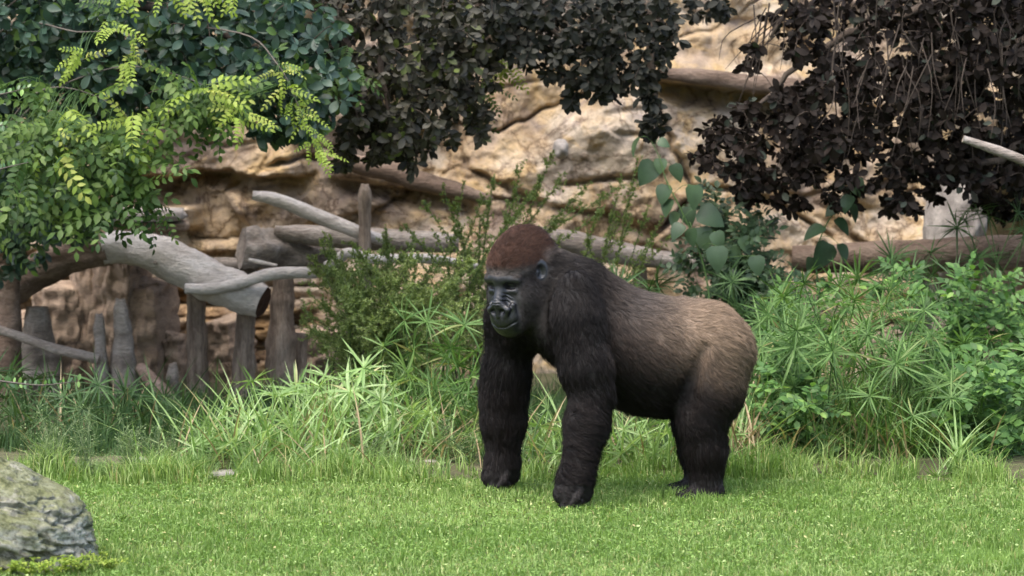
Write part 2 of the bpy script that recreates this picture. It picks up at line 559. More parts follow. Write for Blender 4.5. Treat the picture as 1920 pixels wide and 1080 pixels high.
# right: the grey rounded rock edge beside the hollow, and ledge slabs on the left
o = rock('rock_pillar', P(1796, 402, 5.40), (0.20, 0.46, 0.60), 14, ROCK_GREY, None, 0.4, 40, roundness=0.9, amp=0.30, freq=1.7)
o.rotation_euler[1] = 0.18
tag(o, 'smooth grey rock beside the dark hollow, above the horizontal log', 'rock')
for k, (px, py, w, h, Y, lab) in enumerate(((262, 402, 170, 22, 5.0, 'thin grey stone slab jutting from the wall above the curved log, upper one'), (278, 424, 150, 18, 5.05, 'thin brown stone slab jutting from the wall just above the curved log'))):
    o = rock('stone_slab', P(px, py, Y), (w / 345, 0.5, h / 345), 20 + k, (ROCK_GREY, ROCK_DARK)[k], None, 0.05, 8, roundness=0.25, amp=0.14, freq=2.0)
    tag(o, lab, 'stone')
o = rock('embedded_stone', P(1051, 279, 5.72), (0.075, 0.16, 0.10), 33, ROCK_GREY, None, 0.2, 8, roundness=1.0, amp=0.25)
tag(o, 'small pale grey stone set into the ochre rock face', 'stone')

# --- mossy boulder in front
def boulder_mat():
    m, nt, out = nodes_of('mossy_boulder')
    geo = N(nt, 'ShaderNodeNewGeometry')
    pos = geo.outputs['Position']
    n1 = noise(nt, 9, 6, 0.65, pos, 0.4)
    n2 = noise(nt, 40, 6, 0.7, pos)
    n3 = noise(nt, 5, 5, 0.6, pos, 0.8)
    n4 = noise(nt, 150, 3, 0.6, pos)
    c = ramp(nt, n1, [(0.30, (0.09, 0.084, 0.066)), (0.43, (0.27, 0.26, 0.21)), (0.58, (0.42, 0.415, 0.36)), (0.8, (0.54, 0.535, 0.49))])
    c = mixc(nt, 0.75, c, ramp(nt, n2, [(0.36, (0.16, 0.15, 0.12)), (0.5, (0.9, 0.9, 0.88)), (0.72, (1.35, 1.35, 1.3))]), 'MULTIPLY')
    sep = N(nt, 'ShaderNodeSeparateXYZ')
    nt.links.new(geo.outputs['Normal'], sep.inputs[0])
    up = math_node(nt, 'ADD', math_node(nt, 'MULTIPLY', sep.outputs['Z'], 0.22), n3)
    mossf = ramp(nt, up, [(0.52, (0, 0, 0)), (0.68, (1, 1, 1))])
    moss = ramp(nt, n2, [(0.3, (0.045, 0.055, 0.014)), (0.7, (0.17, 0.19, 0.055))])
    c = mixc(nt, math_node(nt, 'MULTIPLY', mossf, 0.72), c, moss)
    p = N(nt, 'ShaderNodeBsdfPrincipled')
    p.inputs['Roughness'].default_value = 0.92
    p.inputs['Specular IOR Level'].default_value = 0.2
    nt.links.new(c, p.inputs['Base Color'])
    b = N(nt, 'ShaderNodeBump')
    b.inputs['Strength'].default_value = 1.0
    b.inputs['Distance'].default_value = 0.018
    nt.links.new(math_node(nt, 'ADD', n2, math_node(nt, 'MULTIPLY', n4, 0.35)), b.inputs['Height'])
    nt.links.new(b.outputs[0], p.inputs['Normal'])
    nt.links.new(p.outputs[0], out.inputs['Surface'])
    return m
BY = -1.62
bc = P(-40, 1000, BY)
V, F = CUBES[72]
sph = unit(V)
v = V * 0.14 + sph * 0.92
v = v + sph * (fbm(v * 1.5 + 4, 4, 61) * 0.13)[:, None]
v = v - sph * (0.09 * np.clip(0.10 - np.abs(fbm(v * np.array([2.0, 2.0, 3.6]) + 2, 4, 63)), 0, 1) / 0.10)[:, None]
v = v + sph * (fbm(v * np.array([7, 7, 12]), 4, 64, 0.65) * 0.055)[:, None]
v = v * np.array([0.40, 0.40, 0.235])
v[:, 2] += -0.22 * v[:, 0]
o = link('boulder', make_mesh('boulder', v, F), None, boulder_mat())
o.location = (bc[0], BY, 0.13)
tag(o, 'large rough grey boulder with green moss at the lawn edge', 'boulder')

# pale stones among the sedges and at the lawn edge
for k, (px, py, w, h, Y, lab) in enumerate((
    (606, 850, 78, 46, 1.75, 'pale rounded stone lying under the bright sedge clump'),
    (345, 908, 80, 12, 1.08, 'flat grey edging stone below the dark sedges'),
    (420, 905, 80, 13, 1.12, 'small flat pale edging stone left of the bright sedge'),
    (820, 868, 150, 26, 1.45, 'long flat pale stone behind the lawn between sedges and far arm'),
    (1020, 858, 90, 22, 1.5, 'flat pale stone seen between the two forelegs'),
    (1190, 862, 110, 22, 1.45, 'flat pale stone seen under the belly'),
    (262, 868, 60, 30, 1.3, 'small tan stone beside the seeded weeds'))):
    kx = FPX / (14 + Y)
    c = P(px, py, Y)
    c[2] = h / kx * 0.28
    tag(rock('stone', c, (w / kx, w / kx * 0.7, h / kx * 1.2), 40 + k, ROCK_PALE if k in (0, 3) else ROCK_GREY, None, 0.3 * k, 8, roundness=0.6, amp=0.15), lab, 'stone')
# ------------------------------------------------------------------ logs, posts and stakes
def wood_mat(name, a, b, c, stretch=(1.2, 3.4, 3.4), dark=0.75):
    return rough_mat(name, [(0.34, a), (0.5, b), (0.66, c)], 3.0, 0.85, 0.9, stretch, 26, dark, 0.02)
PALE_WOOD = wood_mat('bleached_wood', (0.42, 0.375, 0.34), (0.60, 0.555, 0.515), (0.70, 0.66, 0.625), dark=0.45)
GREY_WOOD = wood_mat('grey_wood', (0.17, 0.14, 0.115), (0.29, 0.25, 0.215), (0.39, 0.35, 0.31))
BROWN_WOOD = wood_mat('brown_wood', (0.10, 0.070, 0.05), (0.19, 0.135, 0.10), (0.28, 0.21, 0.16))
POST_WOOD = wood_mat('weathered_post_wood', (0.15, 0.112, 0.088), (0.31, 0.245, 0.195), (0.46, 0.38, 0.315), (5, 5, 0.9), 0.85)
RED_WOOD = wood_mat('reddish_wood', (0.20, 0.125, 0.09), (0.34, 0.235, 0.18), (0.42, 0.31, 0.25))
CUT_DARK = wood_mat('dark_cut_end', (0.045, 0.022, 0.014), (0.085, 0.042, 0.028), (0.13, 0.07, 0.05))
CUT_PALE = wood_mat('pale_cut_end', (0.30, 0.24, 0.18), (0.42, 0.35, 0.27), (0.5, 0.43, 0.35))

def log(name, label, cat, pts, mat, n=26, sides=14, lump=0.10, cut=(None, None), group=None, seed=1, taper_tip=False):
    """pts: (px, py, Y, radius in px). A limb with lumps and, where told, its own cut end."""
    C = np.array([P(a, b, y) for a, b, y, r in pts])
    R = np.array([r * (14 + y) / FPX for a, b, y, r in pts])
    C = spline(C, n)
    R = spline(np.stack([R, R, R], 1), n)[:, 0]
    base = C[0].copy()
    base[2] = min(C[0][2], C[-1][2])
    V, Q, T = tube_geo(C, R, sides, True)
    side = V[:n * sides]
    axis = np.repeat(C, sides, 0)
    rad = side - axis
    g = fbm(side * 9 + seed, 3, seed) * lump * 1.8 + fbm(side * np.array([34, 34, 20]) + seed, 2, seed + 3) * lump * 0.9
    ang = np.tile(np.arange(sides) / sides * 2 * np.pi, n)
    along = np.repeat(np.linspace(0, 1, n), sides) * np.linalg.norm(C[-1] - C[0])
    g = g + lump * 1.5 * fbm(np.stack([np.cos(ang) * 3.2, np.sin(ang) * 3.2, along * 1.5 + seed], 1), 3, seed + 5)
    side = axis + rad * (1 + g)[:, None]
    if taper_tip:                                           # a ragged pointed top
        k = np.arange(n * sides) >= (n - 1) * sides
        side[k] += np.array([0, 0, 1]) * (fbm(side[k] * 60, 2, seed + 8) * R[-1] * 1.2)[:, None]
    V = np.concatenate([side, V[n * sides:]])
    nt_ = len(T) // 2
    keep = []
    if cut[0] is None: keep.append(T[:nt_])
    if cut[1] is None: keep.append(T[nt_:])
    F = [Q] + ([np.concatenate(keep)] if keep else [])
    me = make_mesh(name, V - base, F)
    o = link(name, me, None, mat, base)
    tag(o, label, cat, group)
    for e, cm in enumerate(cut):
        if cm is None: continue
        ring = side[:sides] if e == 0 else side[-sides:]
        c = C[0] if e == 0 else C[-1]
        out = unit(C[0] - C[1]) if e == 0 else unit(C[-1] - C[-2])
        inner = c + (ring - c) * 0.5 - out * R[0 if e == 0 else -1] * 0.10
        vv = np.concatenate([ring + out * 0.001, inner, [c - out * R[0] * 0.02]]) - base
        a = np.arange(sides)
        b = (a + 1) % sides
        q = np.stack([a, b, sides + b, sides + a], 1)
        t = np.stack([sides + a, sides + b, np.full(sides, 2 * sides)], 1)
        if e == 0: q, t = q[:, ::-1], t[:, ::-1]
        link('cut_end', make_mesh('cut_end', vv, [q, t]), o, cm)
    return o

def knot(parent, px, py, Y, r, mat):
    c = P(px, py, Y)
    me = rock_mesh('knot', (r * 2, r * 1.2, r * 2), int(px), 4, 0.8, 0.15)
    o = link('knot', me, parent, mat)
    o.location = c - np.array(parent.location)

big = log('curved_log', 'thick pale curved log arching over the posts to a dark cut end', 'log',
    [(196, 467, 4.66, 32), (240, 464, 4.65, 33), (290, 474, 4.62, 36), (370, 512, 4.58, 38), (440, 545, 4.55, 36), (494, 568, 4.50, 30)], PALE_WOOD, 60, 26, 0.10, (None, CUT_DARK), seed=3)
shade_part = log('shaded_end', None, None, [(-120, 610, 4.75, 34), (10, 545, 4.72, 36), (100, 492, 4.70, 34), (160, 473, 4.68, 32), (204, 466, 4.66, 31)], BROWN_WOOD, 34, 22, 0.13, (None, None), seed=31)  # same log under the canopy: its shade is put into the darker brown colour
shade_part.parent = big
shade_part.location = np.array(shade_part.location) - np.array(big.location)
knot(big, 337, 480, 4.55, 0.018, GREY_WOOD)
knot(big, 292, 492, 4.52, 0.012, GREY_WOOD)
log('branch', 'slim pale bent branch lying across the curved log', 'branch', [(347, 541, 4.42, 10), (400, 541, 4.42, 11), (450, 531, 4.42, 11), (505, 514, 4.42, 12), (560, 511, 4.42, 11), (594, 512, 4.42, 10)], PALE_WOOD, 24, 10, 0.08, (CUT_PALE, CUT_PALE), seed=4)
log('branch', 'slim crooked pale branch running into the feathery shrub', 'branch', [(612, 500, 4.5, 9), (640, 482, 4.48, 10), (655, 474, 4.46, 10), (700, 486, 4.45, 9), (770, 484, 4.45, 9), (830, 488, 4.45, 8), (900, 500, 4.5, 6)], PALE_WOOD, 26, 10, 0.09, (None, CUT_PALE), seed=5)
log('branch', 'straight pale branch slanting up to a free end beside the upright post', 'branch', [(474, 366, 4.62, 9), (520, 375, 4.62, 13), (590, 403, 4.62, 14), (668, 434, 4.62, 13), (720, 452, 4.66, 11)], PALE_WOOD, 24, 12, 0.07, (CUT_PALE, None), seed=6)
log('log', 'pale horizontal log lying behind the upright post', 'log', [(515, 434, 4.85, 13), (570, 440, 4.85, 18), (660, 447, 4.85, 20), (760, 452, 4.85, 21), (860, 458, 4.85, 18)], GREY_WOOD, 24, 14, 0.10, (CUT_PALE, None), seed=7)
log('log', 'broken grey-brown log with a rough crumbling end', 'log', [(452, 462, 4.80, 30), (500, 470, 4.85, 33), (560, 478, 4.95, 30), (640, 492, 5.0, 26)], GREY_WOOD, 30, 20, 0.30, (GREY_WOOD, None), seed=8)
log('log', 'short grey log resting just behind the curved log', 'log', [(395, 497, 4.9, 13), (440, 497, 4.88, 14), (482, 499, 4.86, 15)], GREY_WOOD, 14, 12, 0.12, (CUT_DARK, CUT_DARK), seed=9)
log('stick', 'thin white stick above the slim bent branch', 'stick', [(466, 487, 4.5, 3.5), (490, 492, 4.5, 4), (520, 498, 4.5, 3)], PALE_WOOD, 10, 8, 0.06, seed=10)
gy_ = lambda Y: 161 + CAM_Z * FPX / (14 + Y)
def post(name, label, px, top, Y, r0, r1, mat, seed, lean=0, cut=(None, None), tip=False, cat='post', px2=None):
    b = gy_(Y) + 6
    m = (b + top) / 2
    pts = [(px + lean, b, Y, r0 * 1.12), (px + lean * 0.6, (b * 2 + top) / 3, Y, r0), (px + lean * 0.3, (b + top * 2) / 3, Y, (r0 + r1) / 2), (px, top, Y, r1)]
    if tip: pts.insert(3, (px, top + 26, Y, r1 * 1.7))
    return log(name, label, cat, pts, mat, 36, 20, 0.12, cut, seed=seed, taper_tip=tip)
post('upright_post', 'short upright pointed post rising where two pale branches meet', 684, 346, 4.55, 16, 7, POST_WOOD, 11, 4, tip=True)
post('support_post', 'weathered grey post under the tip of the slim bent branch', 367, 548, 4.72, 21, 17, POST_WOOD, 12, 6)
post('support_post', 'weathered brown post below the dark cut end', 459, 586, 4.66, 22, 17, POST_WOOD, 13, -2)
post('support_post', 'widest weathered post, right of the dark cut end', 533, 516, 4.80, 28, 19, POST_WOOD, 14, -12)
post('support_post', 'short leaning post half hidden behind the feathery shrub', 566, 625, 4.95, 17, 13, POST_WOOD, 29, -16)
post('stake', 'tall pointed grey stake standing in the sedges left of the posts', 226, 562, 4.30, 27, 9, GREY_WOOD, 15, 14, tip=True, cat='stake')
post('stake', 'thin pointed stake close beside the tall pointed stake', 186, 590, 4.28, 15, 7, GREY_WOOD, 16, 8, tip=True, cat='stake')
post('stake', 'smallest pointed stake, in front of the weathered grey post', 324, 682, 4.35, 12, 7, GREY_WOOD, 17, 2, tip=True, cat='stake')
post('stump', 'brown stump under the left end of the curved log', 14, 522, 4.45, 30, 24, BROWN_WOOD, 18, -4, (None, CUT_DARK), cat='stump')
post('stump', 'grey leaning rock-like stump between brown stump and stakes', 70, 575, 4.75, 44, 20, GREY_WOOD, 19, 0, cat='stump')
log('branch', 'thin grey branch slanting down from the brown stump to the stakes', 'branch', [(-60, 604, 4.2, 9), (10, 622, 4.2, 9), (90, 650, 4.2, 10), (185, 674, 4.2, 11)], GREY_WOOD, 20, 10, 0.08, (None, CUT_PALE), seed=20)
log('branch', 'reddish smooth branch slanting down behind the sedges to the ground', 'branch', [(262, 690, 4.3, 12), (295, 722, 4.2, 13), (330, 757, 4.1, 13), (352, 776, 4.05, 12)], RED_WOOD, 16, 10, 0.06, (CUT_PALE, None), seed=21)
log('log', 'long grey-brown log lying level behind the sedges right of the rump', 'log', [(1485, 484, 4.6, 24), (1560, 486, 4.58, 27), (1650, 482, 4.56, 29), (1760, 477, 4.53, 32), (1860, 474, 4.5, 32), (1980, 472, 4.48, 31), (2200, 470, 4.45, 30)], BROWN_WOOD, 36, 16, 0.08, (CUT_DARK, CUT_DARK), seed=22)
log('log', 'brown log sloping down behind the shoulders', 'log', [(1010, 440, 4.9, 16), (1080, 456, 4.9, 22), (1160, 474, 4.9, 22), (1250, 488, 4.88, 17), (1340, 497, 4.85, 15), (1440, 500, 4.8, 14)], GREY_WOOD, 28, 14, 0.10, seed=23)
log('log', 'dark brown log leaning across the rock wall below the canopy', 'log', [(600, 290, 5.35, 12), (650, 305, 5.35, 16), (720, 318, 5.35, 18), (790, 340, 5.35, 17), (865, 358, 5.35, 14), (920, 378, 5.4, 10)], BROWN_WOOD, 26, 12, 0.12, seed=24)
log('log', 'dark brown log on the ledge under the pale streaked rock', 'log', [(1235, 138, 5.40, 10), (1300, 143, 5.40, 15), (1380, 152, 5.40, 16), (1480, 164, 5.40, 17), (1580, 176, 5.4, 16)], BROWN_WOOD, 24, 12, 0.14, seed=25)
log('branch', 'bare pale grey branch poking out in front of the dark tree', 'branch', [(1806, 260, 2.4, 7), (1850, 275, 2.4, 9), (1920, 302, 2.4, 10), (2080, 370, 2.5, 12), (2180, 520, 2.6, 14), (2200, 860, 2.7, 17)], GREY_WOOD, 26, 10, 0.08, (CUT_PALE, None), seed=26)
post('support_post', 'post propping the long level log, hidden among sedges', 1730, 490, 4.62, 16, 15, POST_WOOD, 27, 4)
post('support_post', 'post propping the sloping log behind the gorilla', 1200, 488, 4.95, 14, 13, POST_WOOD, 28, 2)
# ------------------------------------------------------------------ leaf shapes and scattering
def leaf_geo(L, W, prof='oval', fold=0.15, droop=0.15, seg=3):
    """A leaf along +x with its upper side to +z: a folded, drooping blade."""
    t = np.linspace(0, 1, seg + 1)
    if prof == 'oval': w = np.sin(np.pi * t ** 0.9) ** 0.8
    elif prof == 'spoon': w = np.sin(np.pi * t ** 1.35) ** 0.62
    elif prof == 'heart': w = np.where(t < 0.02, 0.55, np.cos((t - 0.28) / 0.72 * np.pi / 2).clip(0) ** 0.85)
    else: w = np.minimum(1, (1 - t) * 2.2) * (0.55 + 0.45 * np.minimum(1, t * 4))
    w = w * W / 2
    V = []
    for a, b in zip(t, w):
        z = -droop * L * a * a
        V += [(a * L, b, z + fold * b), (a * L, 0, z), (a * L, -b, z + fold * b)]
    Q = []
    for k in range(seg):
        i = 3 * k
        Q += [(i, i + 1, i + 4, i + 3), (i + 1, i + 2, i + 5, i + 4)]
    return np.array(V), np.array(Q)

def frames(ax, nrm):
    x = unit(ax)
    z = unit(nrm - x * np.sum(nrm * x, -1, keepdims=True))
    y = np.cross(z, x)
    return np.stack([x, y, z], -1)                 # columns: local axes

def scatter(mb, geo, org, ax, nrm, sc, rnd):
    """Copies of one leaf shape merged into a builder."""
    V, Q = geo
    R = frames(ax, nrm)
    n, m = len(org), len(V)
    if n == 0: return
    vv = org[:, None, :] + np.einsum('nij,mj->nmi', R, V) * np.asarray(sc)[:, None, None]
    F = Q[None] + (np.arange(n) * m)[:, None, None]
    mb.add(vv.reshape(-1, 3), None, F.reshape(-1, Q.shape[1]), np.repeat(rnd, m))

def place(o, org, ax, nrm, sc):
    R = frames(np.asarray(ax)[None], np.asarray(nrm)[None])[0]
    M = Matrix.Identity(4)
    for i in range(3):
        for j in range(3):
            M[i][j] = float(R[i, j] * sc)
        M[i][3] = float(org[i])
    o.matrix_local = M

def leaf_mesh(name, geo, mat):
    me = make_mesh(name, geo[0], geo[1])
    me.materials.append(mat)
    return me

def rdir(n, r=rng):
    return unit(r.normal(size=(n, 3)))

# ------------------------------------------------------------------ leaf colours
L_GREEN = leaf_mat('evergreen_leaf', [(0.0, (0.024, 0.052, 0.036)), (0.5, (0.044, 0.086, 0.056)), (0.85, (0.075, 0.125, 0.085)), (0.97, (0.12, 0.20, 0.05))], 0.42, 0.22, 0.45)
L_OLIVE = leaf_mat('olive_brown_leaf', [(0.0, (0.024, 0.024, 0.016)), (0.5, (0.044, 0.041, 0.028)), (0.9, (0.074, 0.070, 0.050)), (0.98, (0.10, 0.13, 0.03))], 0.5, 0.15, 0.28)
L_GREYG = leaf_mat('dark_grey_green_leaf', [(0.0, (0.015, 0.0165, 0.012)), (0.6, (0.026, 0.027, 0.020)), (1.0, (0.046, 0.047, 0.036))], 0.55, 0.12, 0.2)
L_DARK = leaf_mat('dark_brown_leaf', [(0.0, (0.0095, 0.0068, 0.0050)), (0.6, (0.017, 0.0118, 0.0090)), (0.92, (0.024, 0.019, 0.016)), (0.98, (0.05, 0.060, 0.045))], 0.6, 0.08, 0.12)
L_VINE = leaf_mat('vine_leaflet', [(0.0, (0.034, 0.074, 0.020)), (0.5, (0.066, 0.125, 0.028)), (1.0, (0.125, 0.20, 0.040))], 0.5, 0.4, 0.3)
L_LIME = leaf_mat('lime_leaflet', [(0.0, (0.18, 0.27, 0.035)), (0.6, (0.27, 0.36, 0.055)), (1.0, (0.42, 0.45, 0.11))], 0.5, 0.4, 0.3)
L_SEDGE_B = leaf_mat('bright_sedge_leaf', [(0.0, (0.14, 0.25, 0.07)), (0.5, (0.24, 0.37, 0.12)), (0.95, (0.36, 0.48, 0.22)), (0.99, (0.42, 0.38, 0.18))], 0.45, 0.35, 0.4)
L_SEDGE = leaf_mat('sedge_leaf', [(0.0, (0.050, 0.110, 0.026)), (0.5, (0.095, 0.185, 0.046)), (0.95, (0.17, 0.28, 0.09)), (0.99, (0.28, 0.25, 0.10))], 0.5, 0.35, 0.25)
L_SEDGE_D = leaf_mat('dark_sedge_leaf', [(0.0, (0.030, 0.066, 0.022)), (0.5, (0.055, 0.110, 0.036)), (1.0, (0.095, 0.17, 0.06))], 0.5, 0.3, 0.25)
L_SHRUB = leaf_mat('feathery_leaf', [(0.0, (0.16, 0.22, 0.075)), (0.5, (0.27, 0.345, 0.125)), (1.0, (0.40, 0.47, 0.21))], 0.6, 0.5, 0.2)
L_BUSH = leaf_mat('bush_leaf', [(0.0, (0.046, 0.110, 0.030)), (0.5, (0.080, 0.170, 0.044)), (0.9, (0.125, 0.24, 0.06)), (1.0, (0.2, 0.34, 0.07))], 0.5, 0.35, 0.3)
L_HEART = leaf_mat('heart_leaf', [(0.0, (0.034, 0.066, 0.030)), (0.6, (0.055, 0.098, 0.046)), (1.0, (0.085, 0.14, 0.065))], 0.45, 0.25, 0.4)
L_STRAW = leaf_mat('straw', [(0.0, (0.22, 0.16, 0.09)), (0.5, (0.33, 0.25, 0.15)), (1.0, (0.45, 0.36, 0.23))], 0.7, 0.2, 0.2)
L_WEED = leaf_mat('weed_leaf', [(0.0, (0.10, 0.16, 0.06)), (0.5, (0.17, 0.25, 0.10)), (1.0, (0.30, 0.36, 0.20))], 0.6, 0.3, 0.2)
L_GRASS = leaf_mat('lawn_blade', [(0.0, (0.090, 0.165, 0.032)), (0.4, (0.170, 0.285, 0.060)), (0.75, (0.265, 0.39, 0.105)), (0.95, (0.42, 0.53, 0.21)), (0.99, (0.42, 0.38, 0.16))], 0.5, 0.35, 0.35)
TWIG = rough_mat('twig_bark', [(0.3, (0.035, 0.026, 0.020)), (0.7, (0.085, 0.066, 0.052))], 12, 0.9, 0.4)
TWIG_GREY = rough_mat('grey_twig_bark', [(0.3, (0.07, 0.06, 0.05)), (0.7, (0.16, 0.14, 0.12))], 12, 0.9, 0.4)
BARK = rough_mat('tree_bark', [(0.3, (0.05, 0.038, 0.03)), (0.7, (0.14, 0.11, 0.085))], 6, 0.95, 0.8, (1, 1, 0.3), 40, 0.6, 0.02)
STEM = leaf_mat('green_stem', [(0.0, (0.06, 0.12, 0.035)), (1.0, (0.11, 0.19, 0.06))], 0.5, 0.1, 0.3)

# ------------------------------------------------------------------ umbrella sedges
SL = leaf_geo(1.0, 0.085, 'strap', 0.5, 0.22, 5)
SL2 = leaf_geo(1.0, 0.09, 'strap', 0.5, 0.55, 5)
SL3 = leaf_geo(1.0, 0.075, 'strap', 0.5, 0.02, 4)
SN = leaf_geo(1.0, 0.056, 'strap', 0.5, 0.20, 5)
SN2 = leaf_geo(1.0, 0.060, 'strap', 0.5, 0.50, 5)
SN3 = leaf_geo(1.0, 0.052, 'strap', 0.5, 0.02, 4)
STALK = leaf_geo(1.0, 0.022, 'strap', 0.4, 0.35, 5)

def whorl_dirs(k, r, rise):
    az = np.arange(k) / k * 2 * np.pi + r.uniform(-0.25, 0.25, k)
    el = r.normal(rise, 0.28, k)
    return np.stack([np.cos(az) * np.cos(el), np.sin(az) * np.cos(el), np.sin(el)], 1)

def whorl_mesh(seed, mat, leaves=14, trio=(SN, SN2, SN3)):
    r = np.random.default_rng(seed)
    mb = MB()
    d = whorl_dirs(leaves, r, 0.18)
    for geo, sel in zip(trio, (slice(0, None, 3), slice(1, None, 3), slice(2, None, 3))):
        dd = d[sel]
        n = len(dd)
        scatter(mb, geo, np.zeros((n, 3)), dd, np.tile([0, 0, 1.0], (n, 1)) + r.normal(0, 0.15, (n, 3)), r.uniform(0.65, 1.1, n), r.random(n))
    mb.tube([(0, 0, -0.06), (0, 0, 0.05)], [0.022, 0.01], 5, 0.5)
    me = mb.mesh('leaf_whorl')
    me.materials.append(mat)
    return me

WH = {m.name: [whorl_mesh(100 + k, m, 13 + k % 5, (SL, SL2, SL3)) if m is L_SEDGE_B else whorl_mesh(100 + k, m, 16 + k % 6) for k in range(6)] for m in (L_SEDGE_B, L_SEDGE, L_SEDGE_D, L_STRAW)}
LEAF3 = {m.name: [leaf_mesh('leaf', g, m) for g in (SL, SL2, SL3)] for m in (L_SEDGE_B,)}

def sedge(label, px, Y, tops, mat, leaf=0.15, group=None, blades=60, straw=0.15, split=False, seed=0, spread=0.10, name='umbrella_sedge'):
    """tops: list of (px, py, Y) whorl places; each gets its own stem from the clump's base."""
    r = np.random.default_rng(seed)
    base = np.array([P(px, 900, Y)[0], Y, 0.02])
    t = thing(name, label, 'sedge', base, group)
    for (tx, ty, tY) in tops:
        top = P(tx, ty, tY)
        b = base + np.array([r.normal(0, spread), r.normal(0, spread * 0.7), 0])
        b[0] = 0.5 * b[0] + 0.5 * (top[0] + r.normal(0, 0.03)) if spread > 0.15 else b[0]
        mid = b * 0.5 + top * 0.5 + np.array([(b[0] - top[0]) * 0.22, (b[1] - top[1]) * 0.2, 0.04])
        C = spline([b, mid, top], 8)
        mb = MB()
        mb.tube(C - base, np.linspace(0.0042, 0.0026, 8), 5, r.random())
        mb.build('stem', STEM, t)
        ax = unit(C[-1] - C[-2]) + np.array([0, -0.25, 0.25])
        lf = leaf * r.uniform(0.8, 1.2)
        if split:
            w = bpy.data.objects.new('leaf_whorl', None)
            COL.objects.link(w)
            w.empty_display_size = 0.02
            w.parent = t
            x = unit(np.cross(ax, r.normal(size=3)))
            place(w, top - base, x, ax, 1.0)
            d = whorl_dirs(14, r, 0.18)
            for k in range(14):
                lo = bpy.data.objects.new('leaf', LEAF3[mat.name][k % 3])
                COL.objects.link(lo)
                lo.parent = w
                place(lo, (0, 0, 0), d[k], np.array([0, 0, 1.0]) + r.normal(0, 0.15, 3), lf * r.uniform(0.65, 1.1))
        else:
            m2 = mat
            w = bpy.data.objects.new('leaf_whorl', WH[m2.name][r.integers(6)])
            COL.objects.link(w)
            w.parent = t
            place(w, top - base, r.normal(size=3), ax + r.normal(0, 0.25, 3), lf)
    if blades:
        mb = MB()
        n = blades
        az = r.uniform(0, 2 * np.pi, n)
        el = r.uniform(0.7, 1.45, n)
        d = np.stack([np.cos(az) * np.cos(el), np.sin(az) * np.cos(el), np.sin(el)], 1)
        org = np.stack([r.normal(0, spread * 1.1, n), r.normal(0, spread * 0.8, n), np.zeros(n)], 1)
        scatter(mb, STALK, org, d, np.tile([0, 0, 1.0], (n, 1)) + r.normal(0, 0.2, (n, 3)), r.uniform(0.2, 0.5, n), r.random(n))
        tag(mb.build('base_leaves', mat, t), kind='stuff')
    if straw:
        mb = MB()
        n = int(60 * straw) + 6
        az = r.uniform(0, 2 * np.pi, n)
        el = r.uniform(0.6, 1.5, n)
        d = np.stack([np.cos(az) * np.cos(el), np.sin(az) * np.cos(el), np.sin(el)], 1)
        org = np.stack([r.normal(0, spread * 1.2, n), r.normal(0, spread, n), np.zeros(n)], 1)
        scatter(mb, STALK, org, d, np.tile([0, 0, 1.0], (n, 1)), r.uniform(0.15, 0.42, n), r.random(n))
        tag(mb.build('dry_stalks', L_STRAW, t), kind='stuff')
    return t

def tops_in(cx, cy, rx, ry, Y0, Y1, n, seed):
    r = np.random.default_rng(seed)
    out = []
    while len(out) < n:
        a, b = r.uniform(-1, 1, 2)
        if a * a + b * b <= 1: out.append((cx + a * rx, cy + b * ry, r.uniform(Y0, Y1)))
    return out

# bright clump, its leaves one by one
sedge('bright green sedge clump right beside the pale stone, tallest of the bright ones', 655, 1.55,
      [(682, 690, 1.5), (600, 725, 1.6), (655, 735, 1.45), (730, 722, 1.6), (715, 752, 1.4), (762, 700, 1.8), (640, 790, 1.35), (570, 770, 1.6), (725, 818, 1.3), (680, 770, 1.55), (610, 800, 1.45)], L_SEDGE_B, 0.155, blades=60, straw=0.3, split=True, seed=1)
sedge('bright green sedge leaning left toward the stakes', 500, 1.5,
      [(475, 715, 1.6), (425, 770, 1.5), (460, 790, 1.4), (520, 745, 1.6), (545, 800, 1.4), (395, 800, 1.6), (490, 830, 1.3), (560, 850, 1.3)], L_SEDGE_B, 0.155, blades=50, straw=0.2, split=True, seed=2)
sedge('bright sedge filling in behind the tallest bright clump', 640, 2.0, tops_in(650, 755, 120, 55, 1.8, 2.3, 16, 31), L_SEDGE_B, 0.15, blades=90, straw=0.2, seed=31, spread=0.16)
sedge('low bright sedge spreading at the foot of the pale stone', 600, 1.3, tops_in(620, 850, 120, 25, 1.15, 1.4, 14, 32), L_SEDGE_B, 0.12, blades=120, straw=0.3, seed=32, spread=0.18)
sedge('low bright sedge at the lawn edge under the leaning sedge', 440, 1.3, tops_in(430, 845, 90, 25, 1.15, 1.4, 11, 33), L_SEDGE_B, 0.12, blades=120, straw=0.2, seed=33, spread=0.16)
sedge('pale sedge beneath the muzzle, left of the far arm', 850, 1.9, tops_in(840, 700, 60, 70, 1.7, 2.1, 12, 34), L_SEDGE, 0.14, blades=120, straw=0.7, seed=34, spread=0.12)
sedge('low pale sedge left of the far foreleg', 800, 1.45, tops_in(790, 810, 80, 40, 1.2, 1.7, 9, 3), L_SEDGE_B, 0.13, blades=70, straw=0.9, seed=3)
sedge('shaded sedge behind the bright clumps, left of the far upper arm', 800, 2.3, [(760, 600, 2.2), (800, 605, 2.3), (870, 610, 2.1), (720, 650, 2.4), (775, 660, 2.2), (835, 670, 2.2), (890, 660, 2.3), (850, 720, 2.0), (760, 720, 2.2), (895, 740, 2.0), (700, 700, 2.4), (810, 745, 1.9)], L_SEDGE, 0.15, blades=70, straw=0.9, seed=4, spread=0.16)
sedge('bright sedge seen between the two forelegs', 1030, 1.3, [(1025, 765, 1.25), (1012, 800, 1.3), (1055, 805, 1.4), (1000, 840, 1.3), (1040, 850, 1.2)], L_SEDGE_B, 0.12, blades=50, straw=0.3, seed=5)
